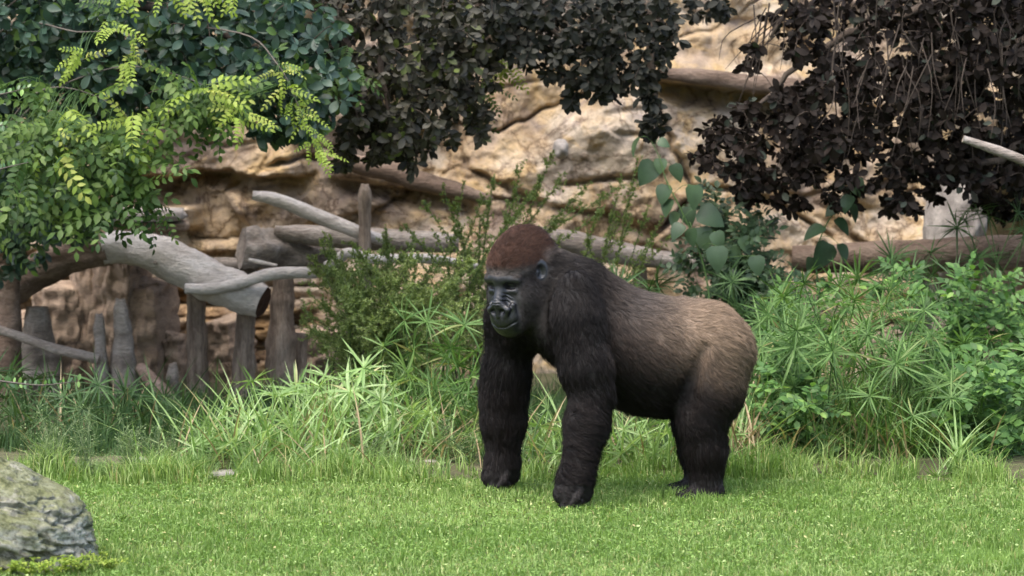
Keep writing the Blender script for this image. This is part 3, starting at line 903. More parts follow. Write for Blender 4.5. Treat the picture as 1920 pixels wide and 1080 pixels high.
sedge('bright low sedge under the belly', 1195, 1.35, [(1170, 805, 1.3), (1215, 800, 1.4), (1245, 815, 1.3), (1190, 835, 1.25), (1230, 850, 1.2), (1165, 850, 1.2)], L_SEDGE_B, 0.135, blades=60, straw=0.4, seed=6)
sedge('small bright sedge just behind the hind leg', 1395, 1.4, [(1372, 815, 1.3), (1400, 850, 1.4)], L_SEDGE_B, 0.11, blades=30, straw=1.6, seed=7)
SG = 'sedges banked up right of the rump'
for k, (px, Y, cx, cy, rx, ry, n, mat, lab) in enumerate((
    (1440, 2.3, 1450, 610, 50, 60, 8, L_SEDGE, 'sedge right behind the rump, with narrow fanned leaves'),
    (1530, 2.0, 1530, 590, 80, 70, 12, L_SEDGE, 'sedge with wide leaf fans below the left end of the level log'),
    (1565, 1.6, 1565, 720, 70, 80, 12, L_SEDGE, 'sedge with drooping leaf fans in front of the right bank, lower middle'),
    (1690, 2.1, 1690, 600, 70, 70, 11, L_SEDGE, 'sedge with silvery fans under the middle of the level log'),
    (1680, 1.5, 1670, 740, 70, 70, 9, L_SEDGE, 'sedge leaning over the dark gap in the right bank'),
    (1790, 1.5, 1780, 800, 75, 60, 9, L_SEDGE, 'sedge with fans hanging over the lawn edge beside the broad-leaved bush'),
    (1860, 1.9, 1850, 680, 70, 80, 8, L_SEDGE, 'sedge at the right end of the bank below the hollow'),
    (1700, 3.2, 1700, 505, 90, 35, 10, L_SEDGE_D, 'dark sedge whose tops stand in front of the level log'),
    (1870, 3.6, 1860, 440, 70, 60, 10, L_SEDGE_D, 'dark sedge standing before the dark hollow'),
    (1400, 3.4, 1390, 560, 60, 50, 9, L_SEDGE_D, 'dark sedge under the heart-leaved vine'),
    (1990, 1.9, 2000, 660, 80, 110, 9, L_SEDGE, 'sedge past the right end of the bank'),
    (1245, 3.2, 1200, 540, 80, 20, 6, L_SEDGE_D, 'dark sedge behind the middle of the back'),
    (1620, 2.7, 1620, 560, 80, 60, 13, L_SEDGE, 'sedge in the back row right under the left half of the level log'),
    (1640, 1.9, 1625, 660, 60, 70, 12, L_SEDGE, 'sedge with crossing fans in the middle of the right bank'),
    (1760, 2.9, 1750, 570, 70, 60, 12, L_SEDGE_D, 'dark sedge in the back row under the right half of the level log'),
    (1480, 1.9, 1480, 690, 60, 90, 12, L_SEDGE, 'sedge mixed into the small-leaved bush behind the hind leg'),
    (1740, 1.8, 1735, 690, 60, 70, 11, L_SEDGE, 'sedge at the left side of the biggest leafy bush'))):
    sedge(lab, px, Y, tops_in(cx, cy, rx, ry, Y - 0.35, Y + 0.25, n, 50 + k), mat, 0.145 if k < 7 else 0.15, SG, blades=120, straw=0.12 if k not in (0, 2) else 0.9, seed=60 + k, spread=0.12)
sedge('small bright sedge sprouting alone at the right lawn edge', 1785, 1.05, [(1782, 885, 1.0), (1800, 870, 1.05), (1760, 893, 1.0)], L_SEDGE_B, 0.12, blades=25, straw=0, seed=90, spread=0.05)
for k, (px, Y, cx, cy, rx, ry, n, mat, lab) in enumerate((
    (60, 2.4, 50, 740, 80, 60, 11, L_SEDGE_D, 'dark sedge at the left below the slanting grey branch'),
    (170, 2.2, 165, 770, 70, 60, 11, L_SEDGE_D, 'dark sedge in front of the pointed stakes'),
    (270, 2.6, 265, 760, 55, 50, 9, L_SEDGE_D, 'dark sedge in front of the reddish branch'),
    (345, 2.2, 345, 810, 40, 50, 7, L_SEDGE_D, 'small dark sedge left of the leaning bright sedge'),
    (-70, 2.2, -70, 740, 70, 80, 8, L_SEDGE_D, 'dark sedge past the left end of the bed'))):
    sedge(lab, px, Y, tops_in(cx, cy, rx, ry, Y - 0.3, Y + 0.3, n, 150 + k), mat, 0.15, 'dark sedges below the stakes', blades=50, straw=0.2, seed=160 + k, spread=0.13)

# ------------------------------------------------------------------ feathery shrub
DIA = (np.array([(0, 0, 0), (0.5, 0.27, 0.03), (1, 0, -0.05), (0.5, -0.27, 0.03)]), np.array([(0, 3, 2, 1)]))
def feathery(label, px, Y, tips, seed, side=0.07, dens=80, leaf=0.017):
    r = np.random.default_rng(seed)
    base = np.array([P(px, 800, Y)[0], Y, 0.03])
    t = thing('feathery_shrub', label, 'shrub', base, 'feathery shrubs')
    lv = MB()
    for (tx, ty, tY) in tips:
        top = P(tx, ty, tY)
        b = base + np.array([r.normal(0, 0.10), r.normal(0, 0.10), 0])
        L = np.linalg.norm(top - b)
        mid = b * 0.55 + top * 0.45 + np.array([-(top[0] - b[0]) * 0.20, 0, 0.10 * L])
        C = spline([b, mid, top], 14)
        mb = MB()
        mb.tube(C - base, np.linspace(0.005, 0.0012, 14), 5, r.random())
        # side twigs
        n = int(34 * L)
        s = r.uniform(0.22, 1.0, n)
        org = np.stack([np.interp(s * 13, np.arange(14), C[:, k]) for k in range(3)], 1)
        ax = unit(C[-1] - C[-4])
        d = unit(rdir(n, r) * 0.9 + ax * 0.75 + np.array([0, 0, 0.12]))
        ln = side * r.uniform(0.4, 1.3, n) * (1.25 - s * 0.8)
        for k in range(n):
            mb.tube([org[k] - base, org[k] + d[k] * ln[k] - base], [0.0012, 0.0006], 3, r.random(), False)
        mb.build('stem', TWIG_GREY if r.random() < 0.3 else STEM, t)
        m = int(dens * L)
        # leaves on side twigs and along the tip
        kk = r.integers(0, n, m * 3)
        u = r.uniform(0.1, 1.0, m * 3)
        o1 = org[kk] + d[kk] * (ln[kk] * u)[:, None]
        a1 = unit(d[kk] * 0.7 + rdir(m * 3, r))
        s2 = r.uniform(0.5, 1.0, m)
        o2 = np.stack([np.interp(s2 * 13, np.arange(14), C[:, k]) for k in range(3)], 1)
        a2 = unit(ax * 0.7 + rdir(m, r))
        oo, aa = np.concatenate([o1, o2]), np.concatenate([a1, a2])
        q = len(oo)
        scatter(lv, DIA, oo - base, aa, rdir(q, r) + np.array([0, -0.3, 0.8]), leaf * r.uniform(0.6, 1.3, q), r.random(q))
    tag(lv.build('foliage', L_SHRUB, t), kind='stuff')
def tips_in(boxes, seed):
    r = np.random.default_rng(seed)
    out = []
    for (x0, x1, y0, y1, Y0, Y1, n) in boxes:
        for _ in range(n): out.append((r.uniform(x0, x1), r.uniform(y0, y1), r.uniform(Y0, Y1)))
    return out
feathery('soft feathery shrub left of the head, in front of the pale branches', 720, 3.6, tips_in([(560, 660, 480, 660, 3.2, 3.9, 30), (600, 780, 430, 500, 3.4, 3.9, 16), (620, 800, 470, 660, 2.9, 3.8, 44), (760, 920, 470, 670, 2.9, 3.7, 40)], 1), 201, 0.12, 300, 0.0135)
feathery('taller feathery shrub whose sprays rise before the rock above the head', 880, 3.9, [(790, 375, 3.8), (830, 350, 3.8), (870, 340, 3.8), (925, 335, 3.8), (980, 305, 3.9), (1035, 290, 3.9), (1060, 325, 3.9), (1110, 340, 3.8), (1000, 360, 3.7), (950, 390, 3.7), (900, 405, 3.7), (860, 420, 3.7), (820, 440, 3.6), (1090, 380, 3.8), (1050, 400, 3.8), (880, 460, 3.6), (920, 440, 3.6), (760, 420, 3.7), (850, 500, 3.5), (1015, 335, 3.8), (1130, 395, 3.8), (1160, 350, 3.9), (905, 370, 3.8), (780, 470, 3.6)], 202, 0.085, 170, 0.0165)
feathery('feathery shrub with open sprays right of the head, before the sloping log', 1130, 4.1, [(1165, 330, 4.0), (1195, 345, 4.0), (1130, 360, 4.0), (1185, 400, 3.9), (1215, 385, 4.0), (1150, 420, 3.9), (1100, 420, 3.9), (1230, 430, 3.9), (1195, 300, 4.0), (1245, 405, 3.9), (1260, 440, 3.9)], 203, 0.075, 85, 0.019)

# ------------------------------------------------------------------ broad-leaved bushes in the right bank
BL = leaf_geo(0.045, 0.026, 'oval', 0.2, 0.15, 3)
def bush(label, px, Y, tips, seed, mat=L_BUSH, sc=1.0, name='leafy_bush', group=None, pairs=3, cat='bush', parts=0, geo=BL, dens=30):
    r = np.random.default_rng(seed)
    base = np.array([P(px, 880, Y)[0], Y, 0.02])
    t = thing(name, label, cat, base, group)
    O, A, Nn, S = [], [], [], []
    for (tx, ty, tY) in tips:
        top = P(tx, ty, tY)
        b = base + np.array([r.normal(0, 0.07), r.normal(0, 0.06), 0])
        L = np.linalg.norm(top - b)
        mid = b * 0.5 + top * 0.5 + np.array([-(top[0] - b[0]) * 0.2, 0, 0.08 * L])
        C = spline([b, mid, top], 12)
        mb = MB()
        mb.tube(C - base, np.linspace(0.0045, 0.0014, 12), 5, r.random())
        n = max(4, int(dens * L * 0.5))
        s = np.concatenate([r.uniform(0.3, 1.0, n), [1.0, 0.97]])
        for u in s:
            o = np.array([np.interp(u * 11, np.arange(12), C[:, k]) for k in range(3)])
            d = unit(rdir(1, r)[0] * np.array([1, 1, 0.6]) + np.array([0, -0.45, 0.25]))
            ln = 0.10 * sc * r.uniform(0.7, 1.2)
            nrm = unit(np.array([0, -0.5, 0.9]) + r.normal(0, 0.35, 3))
            sd = unit(np.cross(nrm, d))
            end = o + d * ln + np.array([0, 0, -0.015])
            mb.tube([o - base, end - base], [0.0012, 0.0007], 3, r.random(), False)
            for p_ in range(pairs):
                q = o + (end - o) * ((p_ + 1) / (pairs + 0.6))
                for sg in (-1, 1):
                    O.append(q); A.append(unit(d * 0.55 + sd * sg)); Nn.append(nrm + r.normal(0, 0.25, 3)); S.append(sc * r.uniform(0.7, 1.15))
            O.append(end); A.append(d); Nn.append(nrm); S.append(sc * r.uniform(0.9, 1.3))
        mb.build('stem', STEM, t)
    O, A, Nn, S = np.array(O), np.array(A), np.array(Nn), np.array(S)
    split_leaves(t, base, O, A, Nn, S, geo, mat, parts, 'foliage', r)
    return t

LEAF_CACHE = {}
def split_leaves(t, base, O, A, Nn, S, geo, mat, parts, rest_name, r):
    """The leaves nearest the viewer's side become parts, the remainder one mass."""
    key = (id(geo), mat.name)
    idx = np.argsort(O[:, 1])
    k = (960 + O[:, 0] * FPX / (14 + O[:, 1]))
    inside = (k > 0) & (k < 1920)
    idx = np.concatenate([idx[inside[idx]], idx[~inside[idx]]])
    own, rest = idx[:parts], idx[parts:]
    if len(own):
        if key not in LEAF_CACHE: LEAF_CACHE[key] = leaf_mesh('leaf', geo, mat)
        for i in own:
            lo = bpy.data.objects.new('leaf', LEAF_CACHE[key])
            COL.objects.link(lo)
            lo.parent = t
            place(lo, O[i] - base, A[i], Nn[i], S[i])
    if len(rest):
        mb = MB()
        scatter(mb, geo, O[rest] - base, A[rest], Nn[rest], S[rest], r.random(len(rest)))
        tag(mb.build(rest_name, mat, t), kind='stuff')

bush('leafy bush with small oval leaves low behind the hind leg', 1480, 1.6, tips_in([(1420, 1560, 700, 860, 1.35, 1.8, 16), (1430, 1520, 640, 720, 1.7, 2.0, 6)], 11), 301, parts=90)
bush('light green leafy bush just right of the rump top', 1500, 2.7, tips_in([(1430, 1580, 540, 640, 2.4, 2.9, 14)], 12), 302, parts=40)
bush('biggest leafy bush in the right bank, broad pale leaves', 1840, 1.6, tips_in([(1720, 1960, 650, 800, 1.3, 1.9, 30), (1730, 1900, 790, 880, 1.2, 1.5, 10)], 13), 303, sc=1.15, parts=120)
bush('leafy bush with bright sprig in front of the level log', 1800, 2.4, tips_in([(1740, 1840, 500, 620, 2.2, 2.6, 12), (1640, 1700, 500, 540, 2.4, 2.8, 3)], 14), 304, parts=40)
bush('leafy bush at the right end under the hollow', 1900, 2.6, tips_in([(1840, 1990, 520, 640, 2.3, 2.8, 16)], 15), 305, parts=40)
bush('dark leafy bush filling the corner under the heart-leaved vine', 1380, 3.6, tips_in([(1280, 1480, 390, 520, 3.3, 3.8, 22), (1330, 1420, 350, 420, 3.5, 3.8, 7), (1400, 1540, 500, 580, 3.1, 3.6, 8)], 16), 306, mat=L_HEART, sc=1.0, parts=60)
bush('low weedy bush under the bright sedges beside the lawn', 760, 1.9, tips_in([(640, 900, 740, 800, 1.9, 2.3, 12)], 17), 307, sc=0.7, mat=L_SEDGE)

# ------------------------------------------------------------------ heart-leaved vines, every leaf a part
HL = leaf_geo(1.0, 0.86, 'heart', 0.22, 0.28, 6)
HL_ME = leaf_mesh('leaf', HL, L_HEART)
def heart_vine(label, root, Yb, chain, leaves, seed):
    r = np.random.default_rng(seed)
    base = np.array([P(root, 700, Yb)[0], Yb, 0.03])
    t = thing('heart_leaved_vine', label, 'vine', base)
    C = spline([base] + [P(*c) for c in chain], 40)
    mb = MB()
    mb.tube(C - base, np.linspace(0.006, 0.0018, 40), 5, 0.3)
    mb.build('stem', STEM, t)
    for (px, py, w, ang, tilt) in leaves:
        Y = chain[0][2] - 0.05 + r.uniform(-0.12, 0.08)
        c = P(px, py, Y)
        a = math.radians(ang)                              # the tip's direction in the upright plane
        d = unit(np.array([math.cos(a), -0.30, -math.sin(a)]))
        L = w * 0.95 * (14 + Y) / FPX
        o = c - d * L * 0.45
        k = np.argmin(np.linalg.norm(C - o, axis=1))
        pm = MB()
        pm.tube(spline([C[k], (C[k] + o) / 2 + np.array([0, 0, 0.02]), o], 5) - base, 0.0014, 4, 0.3, False)
        pm.build('leaf_stalk', STEM, t)
        lo = bpy.data.objects.new('leaf', HL_ME)
        COL.objects.link(lo)
        lo.parent = t
        place(lo, o - base, d, np.array([math.sin(tilt), -1.0, 0.55 + 0.3 * math.cos(tilt)]) + r.normal(0, 0.42, 3), L * r.uniform(0.75, 1.2))
heart_vine('climbing vine with large heart-shaped leaves before the pale rock', 1300, 3.4,
    [(1330, 620, 3.3), (1320, 500, 3.3), (1280, 400, 3.25), (1250, 340, 3.25), (1238, 300, 3.25), (1222, 265, 3.3)],
    [(1216, 320, 46, 120, 0.2), (1238, 312, 36, 95, -0.3), (1272, 326, 50, 55, 0.4), (1244, 362, 40, 110, -0.6), (1250, 388, 40, 115, -0.3), (1302, 368, 52, 80, 0.3), (1290, 404, 42, 85, -0.2), (1330, 405, 54, 25, 0.5), (1262, 412, 40, 120, -0.7), (1270, 432, 36, 130, 0.2), (1296, 448, 48, 95, -0.1), (1318, 442, 40, 80, 0.3), (1348, 452, 46, 70, 0.2), (1192, 270, 38, 125, -0.5), (1244, 268, 26, 20, 0.3), (1345, 482, 50, 90, 0.1), (1378, 480, 46, 75, 0.4), (1400, 460, 42, 60, 0.1), (1420, 500, 50, 80, -0.2), (1365, 520, 46, 100, 0.2)], 401)
heart_vine('single vine shoot with a few heart leaves right of the dark bush', 1540, 3.5,
    [(1535, 560, 3.4), (1530, 480, 3.4), (1550, 420, 3.4), (1580, 380, 3.4), (1602, 350, 3.4)],
    [(1606, 348, 34, 70, 0.2), (1588, 380, 38, 120, -0.2), (1562, 392, 36, 150, 0.2), (1600, 395, 38, 60, 0.5), (1582, 424, 48, 40, 0.3), (1530, 432, 40, 160, -0.4), (1545, 475, 52, 110, 0.1), (1520, 500, 44, 90, 0.2), (1580, 470, 34, 60, 0.1)], 402)

# ------------------------------------------------------------------ weeds with fine seed heads
def weed(label, px, Y, h, seed):
    r = np.random.default_rng(seed)
    base = np.array([P(px, 900, Y)[0], Y, 0.01])
    t = thing('seeding_weed', label, 'weed', base, 'weeds with pale seed heads')
    for s in range(7):
        top = np.array([r.normal(0, 0.09), r.normal(0, 0.06), h * r.uniform(0.6, 1.1)])
        C = spline([(r.normal(0, 0.03), 0, 0), top * 0.5 + np.array([0, 0, 0.03]), top], 8)
        mb = MB()
        mb.tube(C, np.linspace(0.002, 0.0008, 8), 4, r.random())
        lv = 26
        u = r.uniform(0.05, 1, lv)
        o = np.stack([np.interp(u * 7, np.arange(8), C[:, k]) for k in range(3)], 1)
        d = unit(rdir(lv, r) * np.array([1, 1, 0.5]) + np.array([0, 0, 0.55]))
        ln = r.uniform(0.02, 0.055, lv)
        for k in range(lv):
            mb.tube([o[k], o[k] + d[k] * ln[k]], 0.0006, 3, r.random(), False)
        scatter(mb, DIA, o + d * ln[:, None], d, rdir(lv, r), r.uniform(0.008, 0.014, lv), np.where(u > 0.5, 0.95, r.random(lv)))
        k2 = np.arange(0, lv, 2)
        scatter(mb, SL2, o[k2], d[k2], np.tile([0, 0, 1.0], (len(k2), 1)), r.uniform(0.03, 0.08, len(k2)) * (1.3 - u[k2]), r.random(len(k2)))
        mb.build('stalk', L_WEED, t)
for k, (px, Y, h, lab) in enumerate(((75, 0.9, 0.26, 'bushy seeding weed just behind the boulder'), (110, 1.1, 0.30, 'airy seeding weed between boulder and dark sedges'), (165, 0.95, 0.32, 'tallest airy seeding weed in front of the dark sedges'), (235, 1.0, 0.26, 'airy seeding weed beside the small tan stone'), (300, 1.1, 0.20, 'short seeding weed at the flat edging stone'), (850, 1.3, 0.26, 'seeding weed left of the far forearm'), (700, 1.2, 0.18, 'short seeding weed at the foot of the bright sedge'))):
    weed(lab, px, Y, h, 500 + k)

# ------------------------------------------------------------------ fine-leaved twigs reaching in at the left, low ferns by the boulder
TL = leaf_geo(0.026, 0.014, 'oval', 0.2, 0.1, 3)
tw = thing('overhanging_shrub', 'thin twigs with tiny round leaves reaching in over the boulder', 'shrub', (P(-220, 1000, -0.6)[0], -0.6, 0))
tb = np.array(tw.location)
tm = MB()
tm.tube(spline([(0, 0, 0), (0.05, 0.02, 0.5), (0.02, 0, 1.0), (0.1, 0, 1.7)], 14), np.linspace(0.02, 0.006, 14), 7, 0.4)
tm.build('trunk', TWIG_GREY, tw)
TLM = leaf_mesh('leaf', TL, leaf_mat('twig_leaf', [(0.0, (0.05, 0.11, 0.04)), (0.7, (0.09, 0.18, 0.06)), (1.0, (0.26, 0.42, 0.10))], 0.35, 0.3, 0.6))
for (pts, start) in (([(-60, 705), (20, 717), (80, 722), (148, 714)], 0.62), ([(-80, 335), (-20, 322), (20, 312), (54, 304)], 1.35), ([(-80, 190), (-20, 180), (15, 174), (52, 164)], 1.62), ([(-90, 245), (-40, 240), (-4, 236), (6, 234)], 1.45)):
    C = spline([(0.03, 0, start)] + [P(a, b, -0.6) - tb for a, b in pts], 30)
    mb = MB()
    mb.tube(C, np.linspace(0.006, 0.0013, 30), 5, 0.3)
    mb.build('twig', TWIG_GREY, tw)
    r = np.random.default_rng(int(pts[-1][1]))
    L = np.cumsum(np.r_[0, np.linalg.norm(np.diff(C, axis=0), axis=1)])
    for s in np.arange(L[-1] - 0.42, L[-1], 0.019):
        o = np.array([np.interp(s, L, C[:, k]) for k in range(3)])
        for sg in (1, -1) if r.random() < 0.35 else (1,):
            lo = bpy.data.objects.new('leaf', TLM)
            COL.objects.link(lo)
            lo.parent = tw
            place(lo, o, np.array([r.uniform(-0.2, 0.9), r.normal(0, 0.35), sg * r.uniform(0.6, 1.0)]), np.array([r.normal(0, 0.4), -1, 0.3]), r.uniform(0.75, 1.2))

def fern(label, px, py, Y, seed, n=14, sc=1.0):
    r = np.random.default_rng(seed)
    base = np.array([P(px, py, Y)[0], Y, 0.0])
    t = thing('maidenhair_fern', label, 'fern', base, 'small ferns at the foot of the boulder')
    for k in range(n):
        az = r.uniform(0, 2 * np.pi)
        L = sc * r.uniform(0.06, 0.13)
        C = spline([(0, 0, 0), (math.cos(az) * L * 0.5, math.sin(az) * L * 0.5, L * 0.6), (math.cos(az) * L, math.sin(az) * L, L * 0.65)], 7)
        mb = MB()
        mb.tube(C, 0.0009, 3, r.random())
        m = 22
        u = r.uniform(0.25, 1, m)
        o = np.stack([np.interp(u * 6, np.arange(7), C[:, q]) for q in range(3)], 1)
        scatter(mb, DIA, o, rdir(m, r) * np.array([1, 1, 0.4]), np.tile([0, -0.3, 1.0], (m, 1)) + r.normal(0, 0.3, (m, 3)), sc * r.uniform(0.012, 0.024, m), r.random(m))
        mb.build('frond', FERN, t)
FERN = leaf_mat('fern_leaf', [(0.0, (0.13, 0.22, 0.025)), (0.6, (0.24, 0.33, 0.05)), (1.0, (0.36, 0.42, 0.08))], 0.5, 0.4, 0.3)
for k, (px, py, Y, lab) in enumerate(((10, 1075, -2.03, 'low yellow-green fern under the front of the boulder'), (55, 1078, -2.05, 'tuft of yellow-green fern in front of the boulder middle'), (100, 1080, -2.03, 'small fern tuft near the boulder right foot'), (150, 1070, -1.98, 'fern tuft at the right foot of the boulder'), (205, 1065, -1.9, 'outermost fern tuft right of the boulder'), (-40, 1075, -2.03, 'fern tuft at the boulder left foot'))):
    fern(lab, px, py, Y, 600 + k, 18, 0.8)
# ------------------------------------------------------------------ trees that overhang the enclosure
TLEAF = leaf_geo(0.066, 0.033, 'spoon', 0.22, 0.16, 5)
def in_blobs(blobs, seed, step=1.0):
    """Shoot tips spread through ellipsoids given as (px, py, rx, ry, Y0, Y1, count)."""
    r = np.random.default_rng(seed)
    out = []
    for (cx_, cy_, rx, ry, Y0, Y1, n) in blobs:
        k = 0
        while k < n * step:
            a, b = r.uniform(-1, 1, 2)
            if a * a + b * b > 1: continue
            out.append(P(cx_ + a * rx, cy_ + b * ry, r.uniform(Y0, Y1)))
            k += 1
    return np.array(out)

def tree(label, base, trunk, limbs, blobs, mat, seed, parts=300, geo=TLEAF, per=9, hang=0.35, size=1.0, bare=(), name='overhanging_tree', rad=0.11):
    r = np.random.default_rng(seed)
    base = V3(base)
    t = thing(name, label, 'tree', base)
    C = spline([base] + [V3(p) for p in trunk], 16)
    mb = MB()
    mb.tube(C - base, np.linspace(rad, rad * 0.45, 16), 12, 0.2)
    mb.build('trunk', BARK, t)
    nodes = [C[8:]]
    for lm in limbs:
        i0 = np.argmin(np.linalg.norm(C - V3(lm[0]), axis=1))
        Lc = spline([C[i0]] + [V3(p) for p in lm], 22)
        Lc[2:] += r.normal(0, 0.012, (20, 3))
        mb = MB()
        mb.tube(Lc - base, np.linspace(rad * 0.42, 0.009, 22), 8, 0.2)
        mb.build('limb', BARK, t)
        nodes.append(Lc)
    nodes = np.concatenate(nodes)
    tips = in_blobs(blobs, seed + 1)
    dmin = np.min(np.linalg.norm(tips[:, None] - nodes[None], axis=2), axis=1)
    tw = MB()
    O, A, Nn, S = [], [], [], []
    for i in np.argsort(dmin):
        p = tips[i]
        dd = np.linalg.norm(nodes - p, axis=1)
        j = np.argmin(dd + 0.35 * np.maximum(0, p[2] - nodes[:, 2]))
        q = nodes[j]
        mid = (p + q) / 2 + np.array([0, 0, 0.14 * dd[j]]) + r.normal(0, 0.03 * dd[j] + 0.004, 3)
        S_ = spline([q, mid, p], 6)
        ln = dd[j]
        tw.tube(S_ - base, np.linspace(0.0018 + 0.006 * min(ln, 0.8), 0.0014, 6), 4, r.random(), False)
        nodes = np.concatenate([nodes, S_[1:]])
        ax = unit(unit(S_[-1] - S_[-2]) * 0.8 + np.array([0, -0.35, -hang]) + r.normal(0, 0.25, 3))
        k = r.integers(per - 3, per + 4)
        back = r.uniform(0, 0.10, k) ** 1.3
        e1 = unit(np.cross(ax, [0.3, 0.2, 1]))
        e2 = np.cross(ax, e1)
        ph = np.arange(k) * 2.4 + r.uniform(0, 6)
        rad_ = np.cos(ph)[:, None] * e1 + np.sin(ph)[:, None] * e2
        d = unit(rad_ + ax * r.uniform(0.1, 1.0, k)[:, None] + np.array([0, 0, -0.18]))
        O.append(p - ax * back[:, None])
        A.append(d)
        Nn.append(ax * 0.7 + np.array([0, -0.3, 0.55]) + r.normal(0, 0.35, (k, 3)))
        S.append(size * r.uniform(0.6, 1.2, k))
    for (px, py, Y, ln, dx) in bare:
        a = P(px, py, Y)
        b = a + np.array([dx, r.normal(0, 0.05), -ln])
        tw.tube(spline([a, (a + b) / 2 + r.normal(0, 0.03, 3), b], 6) - base, np.linspace(0.004, 0.0012, 6), 4, r.random(), False)
    tag(tw.build('twigs', TWIG, t), kind='stuff')
    O, A, Nn, S = np.concatenate(O), np.concatenate(A), np.concatenate(Nn), np.concatenate(S)
    split_leaves(t, base, O, A, Nn, S, geo, mat, parts, 'crown', r)
    return t

def W(px, py, Y):
    return P(px, py, Y)

tree('dark green broad-leaved tree overhanging the left corner', (W(-330, 0, 3.4)[0], 3.4, 0), [W(-320, 300, 3.4), W(-260, 60, 3.3), W(-180, -150, 3.3), W(-120, -420, 3.3)],
     [[W(-230, -20, 3.3), W(-60, 60, 3.2), W(120, 110, 3.1), W(280, 150, 3.1)], [W(-180, -150, 3.3), W(60, -40, 3.1), W(300, 10, 3.0), W(480, 90, 3.0), W(590, 170, 3.0)], [W(-150, -260, 3.3), W(150, -140, 3.0), W(420, -80, 3.0), W(600, -20, 3.0)]],
     [(60, 60, 170, 110, 2.5, 3.5, 190), (250, 90, 170, 110, 2.5, 3.5, 190), (430, 90, 150, 120, 2.5, 3.5, 190), (570, 130, 90, 130, 2.5, 3.4, 110), (520, 210, 90, 50, 2.6, 3.3, 45), (60, 200, 110, 110, 2.8, 3.6, 80), (200, 250, 120, 60, 3.0, 3.6, 40), (50, 320, 70, 80, 3.2, 3.8, 40), (200, -120, 420, 110, 2.4, 3.8, 200), (-120, 150, 90, 250, 2.6, 3.6, 90), (330, 190, 130, 50, 2.8, 3.4, 45), (300, 70, 340, 150, 3.5, 4.5, 260), (60, 250, 130, 150, 3.6, 4.4, 120), (70, 400, 130, 60, 3.6, 4.4, 80), (10, 470, 70, 60, 3.8, 4.5, 45)],  # last two leaf clusters are added to stand for shade on the wall
     L_GREEN, 700, 300, size=1.18)
tree('olive-brown tree hanging from above the middle of the rock wall', (W(720, 0, 6.6)[0], 6.7, 4.15), [W(730, -520, 6.2), W(750, -520, 5.4), W(770, -420, 4.6)],
     [[W(760, -450, 4.8), W(740, -200, 3.8), W(720, 0, 3.4), W(720, 150, 3.3), W(740, 260, 3.3)], [W(770, -420, 4.6), W(860, -150, 3.9), W(900, 0, 3.6), W(890, 120, 3.5)], [W(750, -480, 5.0), W(640, -180, 4.0), W(640, 20, 3.5), W(660, 150, 3.4)]],
     [(740, 60, 160, 100, 2.9, 3.9, 200), (740, 170, 130, 90, 2.9, 3.8, 130), (850, 250, 12, 34, 3.2, 3.5, 6), (640, 300, 14, 30, 3.2, 3.5, 6), (900, 240, 10, 26, 3.2, 3.5, 4), (720, 250, 90, 55, 3.0, 3.7, 60), (790, 240, 50, 60, 3.0, 3.6, 30), (690, 285, 60, 25, 3.1, 3.6, 18), (770, 300, 14, 22, 3.2, 3.4, 5), (870, 60, 90, 90, 3.0, 3.9, 100), (860, 160, 70, 55, 3.1, 3.7, 42), (890, 215, 25, 30, 3.2, 3.6, 8), (760, -110, 240, 90, 2.9, 4.2, 120)],
     L_OLIVE, 710, 300, size=0.92)
tree('dark grey-green tree with hanging tips, between the olive-brown tree and the darkest tree', (W(1120, 0, 6.6)[0], 6.75, 4.15), [W(1120, -520, 6.2), W(1110, -510, 5.4), W(1100, -420, 4.7)],
     [[W(1100, -430, 4.8), W(1040, -200, 4.0), W(1020, 0, 3.6), W(1080, 110, 3.5)], [W(1100, -430, 4.8), W(1180, -150, 4.0), W(1215, 20, 3.7), W(1225, 180, 3.6), W(1222, 250, 3.6)], [W(1110, -460, 5.0), W(1300, -150, 4.2), W(1320, 0, 3.8)]],
     [(1060, 40, 150, 70, 3.1, 4.0, 150), (1090, 110, 110, 55, 3.1, 3.9, 70), (1140, 150, 55, 35, 3.2, 3.8, 28), (1065, 180, 20, 22, 3.3, 3.6, 7), (1215, 70, 60, 80, 3.2, 3.9, 60), (1218, 160, 26, 40, 3.3, 3.7, 13), (1222, 225, 24, 35, 3.3, 3.6, 12), (960, 40, 70, 70, 3.1, 3.9, 60), (1320, 15, 60, 22, 3.3, 4.0, 16), (1150, -110, 260, 80, 3.1, 4.2, 110)],
     L_GREYG, 720, 300, size=0.92)
rb = np.random.default_rng(5)
